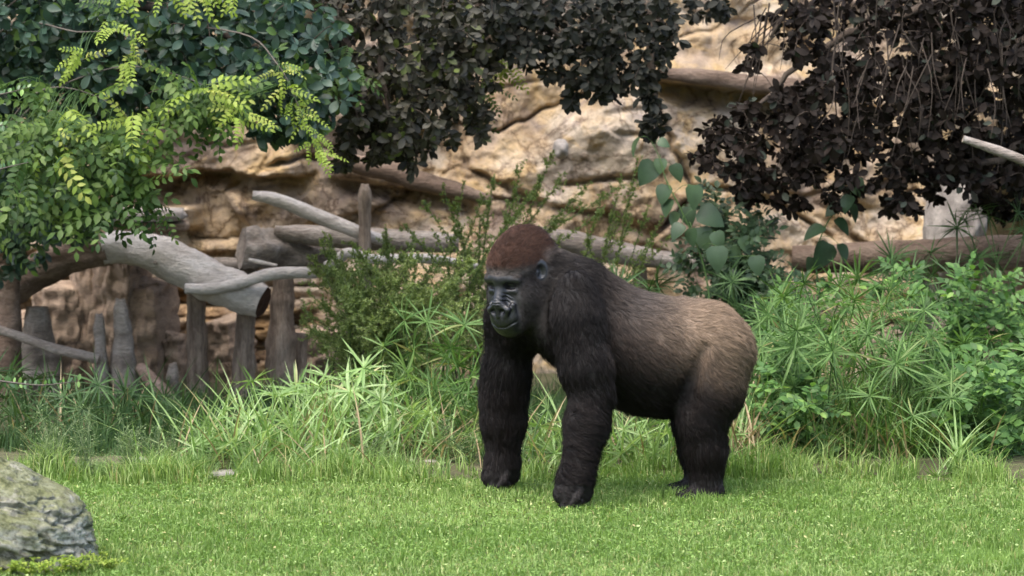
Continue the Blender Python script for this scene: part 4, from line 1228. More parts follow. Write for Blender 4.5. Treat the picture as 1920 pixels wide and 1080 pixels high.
tree('darkest brown-leaved tree filling the upper right corner', (W(2230, 0, 4.2)[0], 4.2, 0), [W(2220, 420, 4.1), W(2180, 120, 3.9), W(2100, -150, 3.7), W(2040, -420, 3.7)],
     [[W(2180, 80, 3.9), W(2000, 60, 3.6), W(1800, 130, 3.4), W(1600, 240, 3.4), W(1450, 330, 3.4)], [W(2130, -80, 3.8), W(1900, -40, 3.5), W(1700, 20, 3.4), W(1520, 110, 3.4), W(1400, 220, 3.4)], [W(2080, -250, 3.7), W(1800, -160, 3.5), W(1560, -60, 3.4), W(1440, 60, 3.4)], [W(2200, 240, 4.0), W(2020, 240, 3.7), W(1850, 300, 3.5), W(1700, 340, 3.5)]],
     [(1660, 70, 190, 110, 2.9, 3.9, 170), (1840, 110, 130, 160, 2.9, 4.0, 210), (1640, 205, 170, 80, 2.9, 3.9, 150), (1470, 250, 95, 60, 3.0, 3.8, 56), (1360, 290, 70, 45, 3.1, 3.7, 34), (1330, 250, 40, 30, 3.1, 3.6, 9), (1400, 345, 60, 40, 3.1, 3.7, 26), (1480, 330, 60, 45, 3.1, 3.7, 24), (1600, 310, 120, 50, 3.0, 3.8, 66), (1740, 320, 80, 60, 3.0, 3.8, 56), (1690, 390, 36, 26, 3.1, 3.6, 13), (1480, 385, 30, 18, 3.2, 3.6, 7), (1580, 375, 40, 20, 3.2, 3.6, 8), (1850, 300, 100, 60, 3.2, 4.0, 70), (1500, 40, 60, 60, 3.0, 3.8, 18), (1410, 110, 16, 40, 3.1, 3.7, 7), (1390, 200, 22, 20, 3.1, 3.6, 6), (1500, 170, 60, 35, 3.0, 3.7, 16), (2020, 150, 120, 260, 2.9, 4.0, 130), (1830, 150, 150, 180, 3.6, 4.6, 200), (1880, 60, 120, 120, 2.8, 3.6, 90), (1700, -110, 330, 90, 2.8, 4.2, 150), (1880, 370, 60, 40, 3.6, 4.3, 40)],
     L_DARK, 730, 300, size=0.92,
     bare=[(rb.uniform(1560, 1900), rb.uniform(-20, 160), rb.uniform(2.8, 3.3), rb.uniform(0.15, 0.5), rb.normal(0, 0.08)) for _ in range(70)] + [(rb.uniform(1390, 1480), rb.uniform(0, 60), 3.3, rb.uniform(0.2, 0.5), rb.uniform(-0.25, 0.0)) for _ in range(12)])

# ------------------------------------------------------------------ climbing vine with feather-shaped leaves in the left tree
def frond_mesh(seed, mat, pairs=6):
    r = np.random.default_rng(seed)
    C = spline([(0, 0, 0), (0.5, 0, -0.04), (1, 0, -0.22)], 9)
    mb = MB()
    mb.tube(C, np.linspace(0.008, 0.003, 9), 4, 0.2, False)
    g = leaf_geo(1, 0.52, 'oval', 0.2, 0.2, 3)
    for k in range(pairs):
        u = (k + 0.8) / (pairs + 0.4)
        o = np.array([np.interp(u * 8, np.arange(9), C[:, q]) for q in range(3)])
        for sg in (-1, 1):
            scatter(mb, g, o[None], np.array([[0.55, sg * 1.0, -0.18 + r.normal(0, 0.12)]]), np.array([[r.normal(0, 0.15), r.normal(0, 0.15), 1.0]]), np.array([(0.25 - 0.08 * u) * r.uniform(0.85, 1.15)]), np.array([r.random() * 0.25]))
    scatter(mb, g, C[-1:], np.array([[1, 0, -0.5]]), np.array([[0, 0, 1.0]]), np.array([0.2]), np.array([0.1]))
    me = mb.mesh('frond')
    me.materials.append(mat)
    return me
FR = {m.name: [frond_mesh(800 + k, m, 5 + k % 3) for k in range(5)] for m in (L_VINE, L_LIME)}

def climber(label, root, stems, fronds, seed, group='climbers in the left tree'):
    """stems: lists of (px, py, Y); fronds: (px, py, rx, ry, Y0, Y1, count, material, length)."""
    r = np.random.default_rng(seed)
    base = V3(root)
    t = thing('climbing_vine', label, 'vine', base, group)
    nodes = []
    for s in stems:
        C = spline([base] + [P(*p) for p in s], 40)
        mb = MB()
        mb.tube(C - base, np.linspace(0.007, 0.0016, 40), 5, 0.4)
        mb.build('stem', TWIG_GREY, t)
        nodes.append(C)
    nodes = np.concatenate(nodes)
    pet = MB()
    for (cx_, cy_, rx, ry, Y0, Y1, n, mat, L) in fronds:
        k = 0
        while k < int(n * 1.25):
            a, b = r.uniform(-1, 1, 2)
            if a * a + b * b > 1: continue
            k += 1
            p = P(cx_ + a * rx, cy_ + b * ry, r.uniform(Y0, Y1))
            j = np.argmin(np.linalg.norm(nodes - p, axis=1))
            pet.tube(spline([nodes[j], (nodes[j] + p) / 2 + np.array([0, 0, 0.03]), p], 4) - base, 0.0018, 4, 0.4, False)
            o = bpy.data.objects.new('frond', FR[mat.name][r.integers(5)])
            COL.objects.link(o)
            o.parent = t
            d = np.array([r.normal(0.15, 0.95), -0.45 + r.normal(0, 0.4), -0.5 + r.normal(0, 0.45)])
            place(o, p - base, d, np.array([r.normal(0, 0.5), -0.75 + r.normal(0, 0.3), 0.7]), L * r.uniform(0.7, 1.2))
    tag(pet.build('leaf_stalks', STEM, t), kind='stuff')
climber('climber with fresh green feather-shaped leaves hanging thickly down the left tree', (W(-120, 0, 3.0)[0], 3.0, 0),
    [[(-100, 500, 2.9), (-20, 300, 2.7), (60, 180, 2.5), (150, 170, 2.4), (250, 230, 2.4), (260, 330, 2.4)], [(-80, 520, 2.9), (20, 380, 2.7), (100, 330, 2.5), (180, 360, 2.4), (220, 400, 2.4)], [(-100, 480, 2.9), (40, 220, 2.7), (200, 130, 2.5), (330, 140, 2.4), (440, 190, 2.4)]],
    [(90, 190, 80, 60, 2.2, 2.6, 28, L_VINE, 0.24), (140, 290, 130, 80, 2.1, 2.6, 60, L_VINE, 0.26), (230, 270, 60, 60, 2.1, 2.5, 22, L_VINE, 0.25), (110, 260, 50, 50, 2.0, 2.2, 5, L_LIME, 0.2), (170, 350, 90, 60, 2.1, 2.6, 26, L_VINE, 0.25), (60, 360, 60, 60, 2.4, 2.8, 14, L_VINE, 0.25), (330, 170, 60, 35, 2.2, 2.6, 22, L_VINE, 0.24), (420, 190, 60, 40, 2.2, 2.6, 18, L_VINE, 0.23), (380, 175, 35, 25, 2.1, 2.3, 8, L_LIME, 0.18), (450, 205, 20, 20, 2.1, 2.3, 5, L_LIME, 0.16), (290, 390, 18, 25, 2.2, 2.4, 6, L_VINE, 0.16), (10, 420, 30, 30, 2.4, 2.8, 8, L_VINE, 0.22), (260, 225, 40, 30, 2.1, 2.3, 4, L_LIME, 0.2), (250, 120, 20, 16, 2.2, 2.4, 4, L_LIME, 0.14), (120, 215, 40, 20, 2.1, 2.3, 3, L_LIME, 0.2), (640, 130, 30, 50, 2.7, 3.0, 8, L_VINE, 0.18)], 901)
climber('climber with lime-yellow leaves dotted through the top of the left tree', (W(-160, 0, 3.2)[0], 3.2, 0),
    [[(-150, 300, 3.1), (0, 60, 2.7), (150, 60, 2.4), (230, 60, 2.3), (270, 80, 2.3)], [(-150, 250, 3.1), (60, -20, 2.6), (250, -10, 2.4), (400, 0, 2.4)]],
    [(205, 48, 18, 16, 2.1, 2.3, 4, L_LIME, 0.13), (240, 70, 22, 8, 2.1, 2.3, 3, L_LIME, 0.13), (150, 95, 12, 20, 2.2, 2.4, 4, L_LIME, 0.13), (260, -22, 40, 10, 2.1, 2.4, 5, L_LIME, 0.15), (350, -20, 55, 12, 2.1, 2.4, 8, L_LIME, 0.16), (440, -10, 20, 10, 2.2, 2.4, 3, L_LIME, 0.14), (205, 10, 16, 14, 2.2, 2.4, 3, L_VINE, 0.16)], 902)
climber('trailing shoot of pale yellow leaves hanging at the edge of the left tree', (W(-140, 0, 3.3)[0], 3.3, 0),
    [[(-120, 200, 3.2), (200, 60, 2.9), (440, 60, 2.6), (520, 120, 2.4), (560, 200, 2.35), (585, 260, 2.35), (605, 300, 2.35)]],
    [(528, 128, 14, 12, 2.3, 2.4, 4, L_LIME, 0.11), (535, 165, 16, 12, 2.3, 2.4, 5, L_LIME, 0.12), (556, 190, 14, 14, 2.3, 2.4, 5, L_LIME, 0.11), (570, 225, 14, 16, 2.3, 2.4, 5, L_LIME, 0.11), (585, 260, 14, 16, 2.3, 2.4, 5, L_LIME, 0.11), (600, 285, 14, 10, 2.3, 2.4, 4, L_LIME, 0.11)], 903)
climber('light green shoot showing between the olive-brown and the grey-green trees', (W(980, 0, 6.3)[0], 6.6, 4.15),
    [[(960, -300, 5.0), (940, 0, 4.2), (930, 100, 4.1), (900, 180, 4.0)]],
    [(935, 115, 28, 28, 3.9, 4.2, 14, L_LIME, 0.12), (905, 160, 20, 20, 3.9, 4.2, 6, L_VINE, 0.13), (890, 200, 14, 22, 3.9, 4.1, 5, L_VINE, 0.12)], 904)
# ------------------------------------------------------------------ lawn: blades and small broad leaves
def blades(name, label, n, xr, yr, hr, wr, mat, seed, edge=None, patch=True, parent=None, lean=0.5, clumpy=0.5):
    r = np.random.default_rng(seed)
    x, y = r.uniform(*xr, n), r.uniform(*yr, n)
    if edge is not None:
        k = edge(x, y, r)
        x, y = x[k], y[k]
        n = len(x)
    pn = fbm(np.stack([x * 2.3, y * 2.3, 0 * x], -1), 3, 77)
    h = r.uniform(*hr, n) * (1 + 0.35 * pn) * np.maximum(0.25, 1 + clumpy * fbm(np.stack([x * 8.0, y * 8.0, 0 * x], -1), 2, 83))
    w = r.uniform(*wr, n)
    az = r.uniform(0, 2 * np.pi, n)
    side = np.stack([np.cos(az), np.sin(az), np.zeros(n)], 1)
    la = r.uniform(0, 2 * np.pi, n)
    ln = np.abs(r.normal(0, lean, n))
    dr = np.stack([np.cos(la) * ln, np.sin(la) * ln, np.zeros(n)], 1)
    b = np.stack([x, y, lawn_z(x, y) - 0.003], 1)
    up = np.array([0, 0, 1.0])
    m = b + (dr * 0.35 + up) * (h * 0.55)[:, None]
    tip = b + (dr * 1.0 + up * (1 - 0.25 * np.minimum(ln, 1.5))[:, None]) * h[:, None]
    hw = side * (w / 2)[:, None]
    V = np.stack([b - hw, b + hw, m - hw * 0.9, m + hw * 0.9, tip], 1)
    i = np.arange(n)[:, None] * 5
    Q = i + np.array([[0, 1, 3, 2]])
    T = i + np.array([[2, 3, 4]])
    pn2 = fbm(np.stack([x * 7.0, y * 7.0, 0 * x], -1), 2, 84)
    rnd = np.clip(0.45 + 0.5 * pn + 0.35 * pn2 + r.normal(0, 0.22, n), 0, 0.999)
    me = make_mesh(name, V.reshape(-1, 3), [Q, T], {'rnd': np.repeat(rnd, 5)})
    o = link(name, me, parent, mat)
    return tag(o, label, 'grass', kind='stuff')

def broad(name, label, n, xr, yr, hr, lr, mat, seed):
    r = np.random.default_rng(seed)
    x, y = r.uniform(*xr, n), r.uniform(*yr, n)
    pn = fbm(np.stack([x * 2.9, y * 2.9, 0 * x], -1), 3, 78)
    k = r.random(n) < np.clip(0.55 + 0.9 * pn, 0.08, 1)
    x, y, pn = x[k], y[k], pn[k]
    n = len(x)
    o = np.stack([x, y, lawn_z(x, y) + r.uniform(*hr, n)], 1)
    az = r.uniform(0, 2 * np.pi, n)
    d = np.stack([np.cos(az), np.sin(az), r.normal(0.1, 0.4, n)], 1)
    mb = MB()
    scatter(mb, DIA, o, d, np.tile([0, -0.15, 1.0], (n, 1)) + r.normal(0, 0.35, (n, 3)), r.uniform(*lr, n), np.clip(0.30 + 0.3 * pn + r.normal(0, 0.18, n), 0, 0.78))
    return tag(mb.build(name, mat), label, 'lawn weed', kind='stuff')

def on_lawn(x, y, r):
    return y < bed_edge(x) + 0.05 + r.normal(0, 0.07, len(x))
blades('lawn_grass', 'short dense green grass covering the lawn', 260000, (-3.4, 3.4), (-2.7, 1.25), (0.014, 0.042), (0.0024, 0.0052), L_GRASS, 1001, on_lawn)
broad('lawn_clover', 'tiny broad-leaved clover mixed into the lawn', 60000, (-3.4, 3.4), (-2.7, 0.95), (0.012, 0.034), (0.009, 0.019), L_GRASS, 1002)
def fringe(x, y, r):
    return (np.abs(y - bed_edge(x)) < 0.22 * (0.4 + r.random(len(x)))) & (fbm(np.stack([x * 6.0, y * 3.0, 0 * x], -1), 2, 79) > -0.30)
blades('fringe_grass', 'taller loose grass along the far lawn edge', 46000, (-3.6, 3.6), (0.7, 1.5), (0.03, 0.12), (0.003, 0.006), L_GRASS, 1003, fringe, lean=0.8, clumpy=1.6)
blades('bed_grass', 'pale loose grass growing under the sedges', 46000, (-3.4, 1.9), (0.98, 2.0), (0.03, 0.14), (0.003, 0.006), L_SEDGE_B, 1004, lambda x, y, r: (fbm(np.stack([x * 1.7, y * 2.0, 0 * x], -1), 2, 80) > -0.05 + 0.12 * (x < -1.4)), lean=0.9, clumpy=1.6)
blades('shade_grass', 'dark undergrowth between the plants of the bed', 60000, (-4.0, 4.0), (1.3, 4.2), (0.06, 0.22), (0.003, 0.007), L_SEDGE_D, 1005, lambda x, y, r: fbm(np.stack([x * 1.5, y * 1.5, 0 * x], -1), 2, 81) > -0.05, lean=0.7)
# ------------------------------------------------------------------ the gorilla: one continuous body grown from a distance field
def axis_grid(lo, hi, coarse, zones):
    """Grid lines from lo to hi; zones = [(a, b, fine step)]."""
    out = [lo]
    while out[-1] < hi:
        st = coarse
        for a, b, s in zones:
            if a - 1e-6 <= out[-1] <= b: st = min(st, s)
        out.append(out[-1] + st)
    return np.array(out, dtype=np.float32)

class Field:
    def __init__(s, xs, ys, zs):
        s.ax = (xs, ys, zs)
        s.d = np.full((len(xs), len(ys), len(zs)), 0.5, dtype=np.float32)
    def block(s, lo, hi):
        sl = []
        for k in range(3):
            a = max(0, np.searchsorted(s.ax[k], lo[k]) - 1)
            b = min(len(s.ax[k]), np.searchsorted(s.ax[k], hi[k]) + 1)
            sl.append(slice(a, b))
        X = s.ax[0][sl[0]][:, None, None]
        Y = s.ax[1][sl[1]][None, :, None]
        Z = s.ax[2][sl[2]][None, None, :]
        return tuple(sl), X, Y, Z
    def merge(s, sl, d, k, op):
        c = s.d[sl]
        if op == 'add':
            h = np.maximum(k - np.abs(c - d), 0) / k
            s.d[sl] = np.minimum(c, d) - h * h * k * 0.25
        else:
            h = np.maximum(k - np.abs(c + d), 0) / k
            s.d[sl] = np.maximum(c, -d) + h * h * k * 0.25
    def cone(s, a, b, ra, rb, k=0.05, op='add'):
        a, b = V3(a), V3(b)
        m = max(ra, rb) + k + 0.05
        sl, X, Y, Z = s.block(np.minimum(a, b) - m, np.maximum(a, b) + m)
        ab = b - a
        L2 = float(ab @ ab) + 1e-9
        t = np.clip(((X - a[0]) * ab[0] + (Y - a[1]) * ab[1] + (Z - a[2]) * ab[2]) / L2, 0, 1)
        dx, dy, dz = X - (a[0] + t * ab[0]), Y - (a[1] + t * ab[1]), Z - (a[2] + t * ab[2])
        s.merge(sl, (np.sqrt(dx * dx + dy * dy + dz * dz) - (ra + (rb - ra) * t)).astype(np.float32), k, op)
    def ell(s, c, r, R=None, k=0.05, op='add'):
        c, r = V3(c), V3(r)
        R = np.eye(3) if R is None else np.asarray(R)          # rows: local axes
        m = r.max() + k + 0.05
        sl, X, Y, Z = s.block(c - m, c + m)
        X, Y, Z = X - c[0], Y - c[1], Z - c[2]
        q = [X * R[i, 0] + Y * R[i, 1] + Z * R[i, 2] for i in range(3)]
        k0 = np.sqrt(sum((q[i] / r[i]) ** 2 for i in range(3)))
        k1 = np.sqrt(sum((q[i] / r[i] ** 2) ** 2 for i in range(3))) + 1e-6
        s.merge(sl, (k0 * (k0 - 1) / k1).astype(np.float32), k, op)
    def push(s, lo, hi, fn):
        sl, X, Y, Z = s.block(lo, hi)
        s.d[sl] = (s.d[sl] + fn(X, Y, Z)).astype(np.float32)
    def surface(s):
        """Surface nets."""
        d = s.d
        nx, ny, nz = d.shape
        ins = d < 0
        ids, pts, quads = [], [], []
        cell = lambda i, j, k: (i * ny + j) * nz + k
        for ax in range(3):
            A = [slice(None)] * 3
            B = [slice(None)] * 3
            A[ax] = slice(0, -1)
            B[ax] = slice(1, None)
            a_in = ins[tuple(A)]
            diff = a_in != ins[tuple(B)]
            I = np.stack(np.nonzero(diff), 1)
            o1, o2 = (ax + 1) % 3, (ax + 2) % 3
            lim = (nx, ny, nz)
            I = I[(I[:, o1] > 0) & (I[:, o2] > 0) & (I[:, o1] < lim[o1] - 1) & (I[:, o2] < lim[o2] - 1)]
            J = I.copy()
            J[:, ax] += 1
            da, db = d[tuple(I.T)], d[tuple(J.T)]
            t = da / (da - db)
            p = np.stack([s.ax[k][I[:, k]] for k in range(3)], 1)
            p[:, ax] = s.ax[ax][I[:, ax]] * (1 - t) + s.ax[ax][J[:, ax]] * t
            four = []
            for (u, v) in ((0, 0), (-1, 0), (-1, -1), (0, -1)):
                K = I.copy()
                K[:, o1] += u
                K[:, o2] += v
                four.append(cell(K[:, 0], K[:, 1], K[:, 2]))
            four = np.stack(four, 1)
            for f in range(4):
                ids.append(four[:, f])
                pts.append(p)
            flip = ~ins[tuple(I.T)]
            four[flip] = four[flip][:, ::-1]
            quads.append(four)
        ids, pts = np.concatenate(ids), np.concatenate(pts)
        uq, inv = np.unique(ids, return_inverse=True)
        cnt = np.bincount(inv)
        Vv = np.stack([np.bincount(inv, weights=pts[:, k]) / cnt for k in range(3)], 1)
        Q = np.searchsorted(uq, np.concatenate(quads))
        return Vv, Q

# --- head frame
HEAD = P(966, 532, 0.17)
HA, HP = math.radians(32), math.radians(9)
hf = np.array([-math.sin(HA), -math.cos(HA), 0.0])
hs = np.array([math.cos(HA), -math.sin(HA), 0.0])          # its left side, turned to the camera
hu = np.array([0, 0, 1.0])
hf, hu = hf * math.cos(HP) - hu * math.sin(HP), hu * math.cos(HP) + hf * math.sin(HP)
HR = np.stack([hf, hs, hu])
def H(f, s, u):
    return HEAD + hf * f + hs * s + hu * u

def to_head(X, Y, Z):
    X, Y, Z = X - HEAD[0], Y - HEAD[1], Z - HEAD[2]
    return [X * HR[i, 0] + Y * HR[i, 1] + Z * HR[i, 2] for i in range(3)]

def gorilla_field():
    hx0, hx1 = HEAD[0] - 0.17, HEAD[0] + 0.17
    xs = axis_grid(P(870, 500, 0.3)[0], P(1455, 500, 0.3)[0], 0.0085, [(hx0, hx1, 0.0036)])
    ys = axis_grid(-0.22, 0.80, 0.0095, [(HEAD[1] - 0.2, HEAD[1] + 0.06, 0.0042)])
    zs = axis_grid(-0.05, 1.27, 0.009, [(-0.05, 0.13, 0.006), (HEAD[2] - 0.24, HEAD[2] + 0.25, 0.0036)])
    F = Field(xs, ys, zs)
    G = P
    # torso
    F.ell(G(1092, 600, 0.30), (0.19, 0.215, 0.205), k=0.01)
    F.ell(G(1168, 650, 0.33), (0.22, 0.235, 0.215), k=0.10)
    F.ell(G(1245, 672, 0.37), (0.20, 0.225, 0.222), k=0.12)
    F.cone(G(1080, 545, 0.29), G(1200, 620, 0.36), 0.125, 0.12, k=0.06)
    F.cone(G(1210, 620, 0.36), G(1322, 632, 0.42), 0.12, 0.132, k=0.07)
    F.ell(G(1306, 655, 0.42), (0.180, 0.205, 0.180), k=0.08)
    F.ell(G(1338, 656, 0.33), (0.124, 0.11, 0.162), k=0.08)
    F.ell(G(1338, 656, 0.51), (0.124, 0.11, 0.162), k=0.08)
    # chest underside and pectorals
    F.cone(G(1046, 615, 0.23), G(1062, 645, 0.22), 0.092, 0.085, k=0.05)
    F.cone(G(1030, 615, 0.42), G(1060, 645, 0.40), 0.095, 0.085, k=0.06)
    F.cone(G(1200, 712, 0.35), G(1262, 722, 0.38), 0.125, 0.115, k=0.08)
    # neck and nape
    F.cone(H(-0.075, 0.0, 0.035), G(1080, 560, 0.28), 0.108, 0.145, k=0.05)
    F.cone(H(-0.075, 0.0, 0.10), G(1085, 545, 0.28), 0.088, 0.10, k=0.05)
    F.cone(H(-0.05, 0.0, -0.08), G(1050, 610, 0.28), 0.085, 0.12, k=0.06)
    # near arm
    F.ell(G(1078, 575, 0.055), (0.098, 0.080, 0.145), k=0.075)
    F.cone(G(1080, 600, 0.035), G(1098, 690, 0.02), 0.104, 0.097, k=0.05)
    F.cone(G(1098, 690, 0.02), G(1110, 742, 0.02), 0.097, 0.085, k=0.05)
    F.cone(G(1108, 740, 0.02), G(1101, 795, -0.005), 0.084, 0.083, k=0.03)
    F.cone(G(1100, 795, -0.005), G(1080, 898, -0.06), 0.083, 0.062, k=0.04)
    # far arm
    F.ell(G(975, 590, 0.50), (0.105, 0.085, 0.13), k=0.09)
    F.cone(G(1010, 570, 0.42), G(975, 600, 0.50), 0.13, 0.11, k=0.08)
    F.cone(G(962, 600, 0.53), G(949, 705, 0.55), 0.105, 0.092, k=0.06)
    F.cone(G(949, 705, 0.55), G(944, 745, 0.555), 0.092, 0.090, k=0.05)
    F.cone(G(944, 745, 0.555), G(944, 790, 0.56), 0.092, 0.086, k=0.04)
    F.cone(G(944, 790, 0.56), G(943, 868, 0.56), 0.086, 0.061, k=0.04)
    # knuckle-walking hands: back of the hand, then bent fingers set on the ground
    for base, yy, sg in (((1078, 898), -0.06, 1), ((942, 868), 0.56, 1)):
        w = G(base[0], base[1], yy)
        kn = np.array([w[0] - 0.012, w[1] - 0.005, 0.052])
        F.cone(w, kn + [0.022, 0.022, 0.026], 0.060, 0.050, k=0.035)
        F.cone(w, kn + [-0.014, -0.022, 0.026], 0.060, 0.050, k=0.035)
        F.cone(kn + [-0.034, -0.02, 0.012], kn + [0.04, 0.02, 0.012], 0.038, 0.038, k=0.03)
        for q in range(4):
            off = np.array([-0.006 + 0.004 * abs(q - 1.4), -0.054 + 0.034 * q, 0])
            k0 = kn + off + [-0.012, 0, 0.012]
            k1 = kn + off + [-0.036 + 0.006 * abs(q - 1.3), 0, -0.030]
            k2 = k1 + [0.052 - 0.006 * abs(q - 1.3), 0, -0.004]
            F.cone(k0, k1, 0.0185, 0.017, k=0.012)
            F.cone(k1, k2, 0.0165, 0.0145, k=0.008)
            F.cone(k2, k2 + [0.02, 0, 0.022], 0.0135, 0.012, k=0.008)
        th = kn + [0.03, -0.055, 0.03]
        F.cone(th, th + [-0.012, -0.02, -0.028], 0.0165, 0.014, k=0.012)
        F.cone(th + [-0.012, -0.02, -0.028], th + [-0.03, -0.018, -0.048], 0.0135, 0.011, k=0.008)
    # hind legs
    for (yy, dx, sgn) in ((0.275, 0, 1), (0.56, -12, -1)):
        ft = 0.0
        F.cone(G(1346 + dx, 662, yy + 0.03), G(1334 + dx, 735, yy), 0.148, 0.122, k=0.06)
        F.cone(G(1334 + dx, 735, yy), G(1316 + dx, 792, yy - 0.02 * sgn), 0.118, 0.086, k=0.06)
        F.cone(G(1316 + dx, 785, yy - 0.02 * sgn), G(1322 + dx, 842, yy - 0.01 * sgn), 0.086, 0.079, k=0.05)
        a = G(1325 + dx, 842, yy - 0.01 * sgn)
        b = G(1324 + dx, 905, yy)
        b[2] = 0.085
        F.cone(a, b, 0.079, 0.062, k=0.04)
        heel = np.array([b[0] + 0.022, b[1], 0.030])
        ball = np.array([b[0] - 0.085, b[1] - 0.02, 0.014])
        F.cone(b, heel, 0.055, 0.042, k=0.03)
        F.cone(heel, ball + [0, 0.012, 0], 0.042, 0.030, k=0.03)
        F.cone(heel, ball + [0.01, -0.03, 0], 0.040, 0.028, k=0.03)
        for q in range(4):
            t0 = ball + [0, 0.032 - 0.026 * q, 0.0]
            F.cone(t0, t0 + [-0.032 + 0.004 * q, 0, 0.006], 0.0165, 0.0145, k=0.01)
            F.cone(t0 + [-0.032 + 0.004 * q, 0, 0.006], t0 + [-0.05 + 0.005 * q, 0, -0.008], 0.0142, 0.012, k=0.006)
        bt = ball + [0.05, 0.05 * sgn * 1.0, 0.0]
        F.cone(bt, bt + [-0.05, 0.022 * sgn, 0.0], 0.019, 0.016, k=0.012)
    # fold between belly and thigh
    F.cone(G(1320, 648, 0.165), G(1282, 760, 0.160), 0.022, 0.044, k=0.025, op='cut')
    F.cone(G(1030, 548, 0.075), G(1014, 668, 0.03), 0.016, 0.06, k=0.022, op='cut')
    # ---- head
    F.ell(H(-0.022, 0, 0.084), (0.122, 0.102, 0.113), HR, k=0.05)
    F.ell(H(-0.098, 0.030, 0.112), (0.085, 0.078, 0.098), HR, k=0.04)
    F.ell(H(-0.045, 0, 0.125), (0.085, 0.045, 0.088), HR, k=0.05)
    F.ell(H(0.045, 0, 0.075), (0.070, 0.078, 0.055), HR, k=0.05)
    F.cone(H(0.114, 0.0, 0.044), H(0.090, 0.068, 0.038), 0.021, 0.018, k=0.02)
    F.cone(H(0.114, 0.0, 0.044), H(0.090, -0.068, 0.038), 0.021, 0.018, k=0.02)
    for sg in (1, -1):
        F.ell(H(0.030, sg * 0.066, -0.035), (0.062, 0.036, 0.062), HR, k=0.04)
        F.ell(H(-0.02, sg * 0.062, -0.075), (0.075, 0.034, 0.085), HR, k=0.05)
    F.cone(H(0.04, 0, -0.01), H(0.080, 0, -0.105), 0.068, 0.058, k=0.04)
    F.ell(H(0.074, 0, -0.125), (0.070, 0.068, 0.054), HR, k=0.035)
    F.ell(H(0.049, 0, -0.156), (0.070, 0.062, 0.046), HR, k=0.03)
    F.cone(H(0.0, 0, -0.11), H(0.05, 0, -0.155), 0.078, 0.048, k=0.04)
    # sockets, lids, nose
    for sg in (1, -1):
        F.ell(H(0.120, sg * 0.039, 0.010), (0.046, 0.027, 0.0165), HR, k=0.010, op='cut')
        F.ell(H(0.074, sg * 0.037, 0.008), (0.020, 0.019, 0.014), HR, k=0.006)
        F.cone(H(0.094, sg * 0.020, 0.020), H(0.086, sg * 0.054, 0.016), 0.0075, 0.007, k=0.008)
        F.cone(H(0.104, sg * 0.022, -0.008), H(0.096, sg * 0.058, -0.010), 0.008, 0.008, k=0.012)
    F.cone(H(0.112, 0, 0.022), H(0.140, 0, -0.052), 0.017, 0.024, k=0.022)
    for sg in (1, -1):
        F.cone(H(0.140, sg * 0.014, -0.060), H(0.138, sg * 0.038, -0.078), 0.016, 0.014, k=0.008)
        F.cone(H(0.138, sg * 0.040, -0.078), H(0.136, sg * 0.028, -0.106), 0.013, 0.011, k=0.008)
        F.cone(H(0.112, sg * 0.052, -0.064), H(0.110, sg * 0.050, -0.110), 0.010, 0.007, k=0.012)
        F.ell(H(0.158, sg * 0.0225, -0.085), (0.022, 0.0135, 0.0115), HR, k=0.005, op='cut')
    F.cone(H(0.150, 0, -0.070), H(0.147, 0, -0.104), 0.0085, 0.0085, k=0.007)
    # ears
    for sg in (1, -1):
        c = H(-0.026, sg * 0.104, 0.054)
        an = math.radians(28)
        ef = hf * math.cos(an) - hs * sg * math.sin(an)
        es = hs * sg * math.cos(an) + hf * math.sin(an)
        ER = np.stack([ef, es, hu])
        E = lambda f, s_, u: c + ef * f + es * s_ + hu * u
        F.ell(E(-0.004, 0.006, 0), (0.031, 0.014, 0.042), ER, k=0.008)
        F.ell(E(0.004, 0.021, -0.002), (0.022, 0.015, 0.031), ER, k=0.004, op='cut')
        F.cone(E(-0.010, 0.010, 0.018), E(-0.012, 0.010, -0.014), 0.0038, 0.0038, k=0.004)
        F.cone(E(-0.010, 0.010, 0.018), E(0.006, 0.010, 0.022), 0.0038, 0.003, k=0.004)
        F.cone(E(0.014, 0.009, -0.004), E(0.014, 0.009, -0.016), 0.006, 0.005, k=0.005)
    # mouth line, nose and cheek wrinkles
    def crease(X, Y, Z):
        f, s, u = to_head(X, Y, Z)
        um = -0.153 + 0.55 * np.maximum(np.abs(s) - 0.022, 0)
        front = np.clip((f - 0.055) / 0.03, 0, 1) * np.clip((0.066 - np.abs(s)) / 0.01, 0, 1)
        d = 0.0052 * np.exp(-((u - um) / 0.0036) ** 2) * front
        d -= 0.0006 * np.exp(-((u - um + 0.012) / 0.008) ** 2) * front
        a = np.abs(s)
        wr = np.clip((f - 0.085) / 0.03, 0, 1) * np.exp(-((u + 0.035) / 0.022) ** 2) * np.exp(-((a - 0.03) / 0.02) ** 2)
        d += 0.0028 * np.sin((u * 1.0 + a * 0.75) * 2 * np.pi / 0.0145) * wr
        wn_ = np.clip((f - 0.12) / 0.02, 0, 1) * np.exp(-((u + 0.05) / 0.016) ** 2)
        d += 0.0022 * np.sin(u * 2 * np.pi / 0.0105) * wn_ * np.exp(-(s / 0.022) ** 2)
        d += 0.003 * np.exp(-(s / 0.004) ** 2) * np.clip((f - 0.11) / 0.02, 0, 1) * np.exp(-((u + 0.125) / 0.012) ** 2)
        return d
    F.push(HEAD - 0.26, HEAD + 0.26, crease)
    return F

GF = gorilla_field()
GV, GQ = GF.surface()

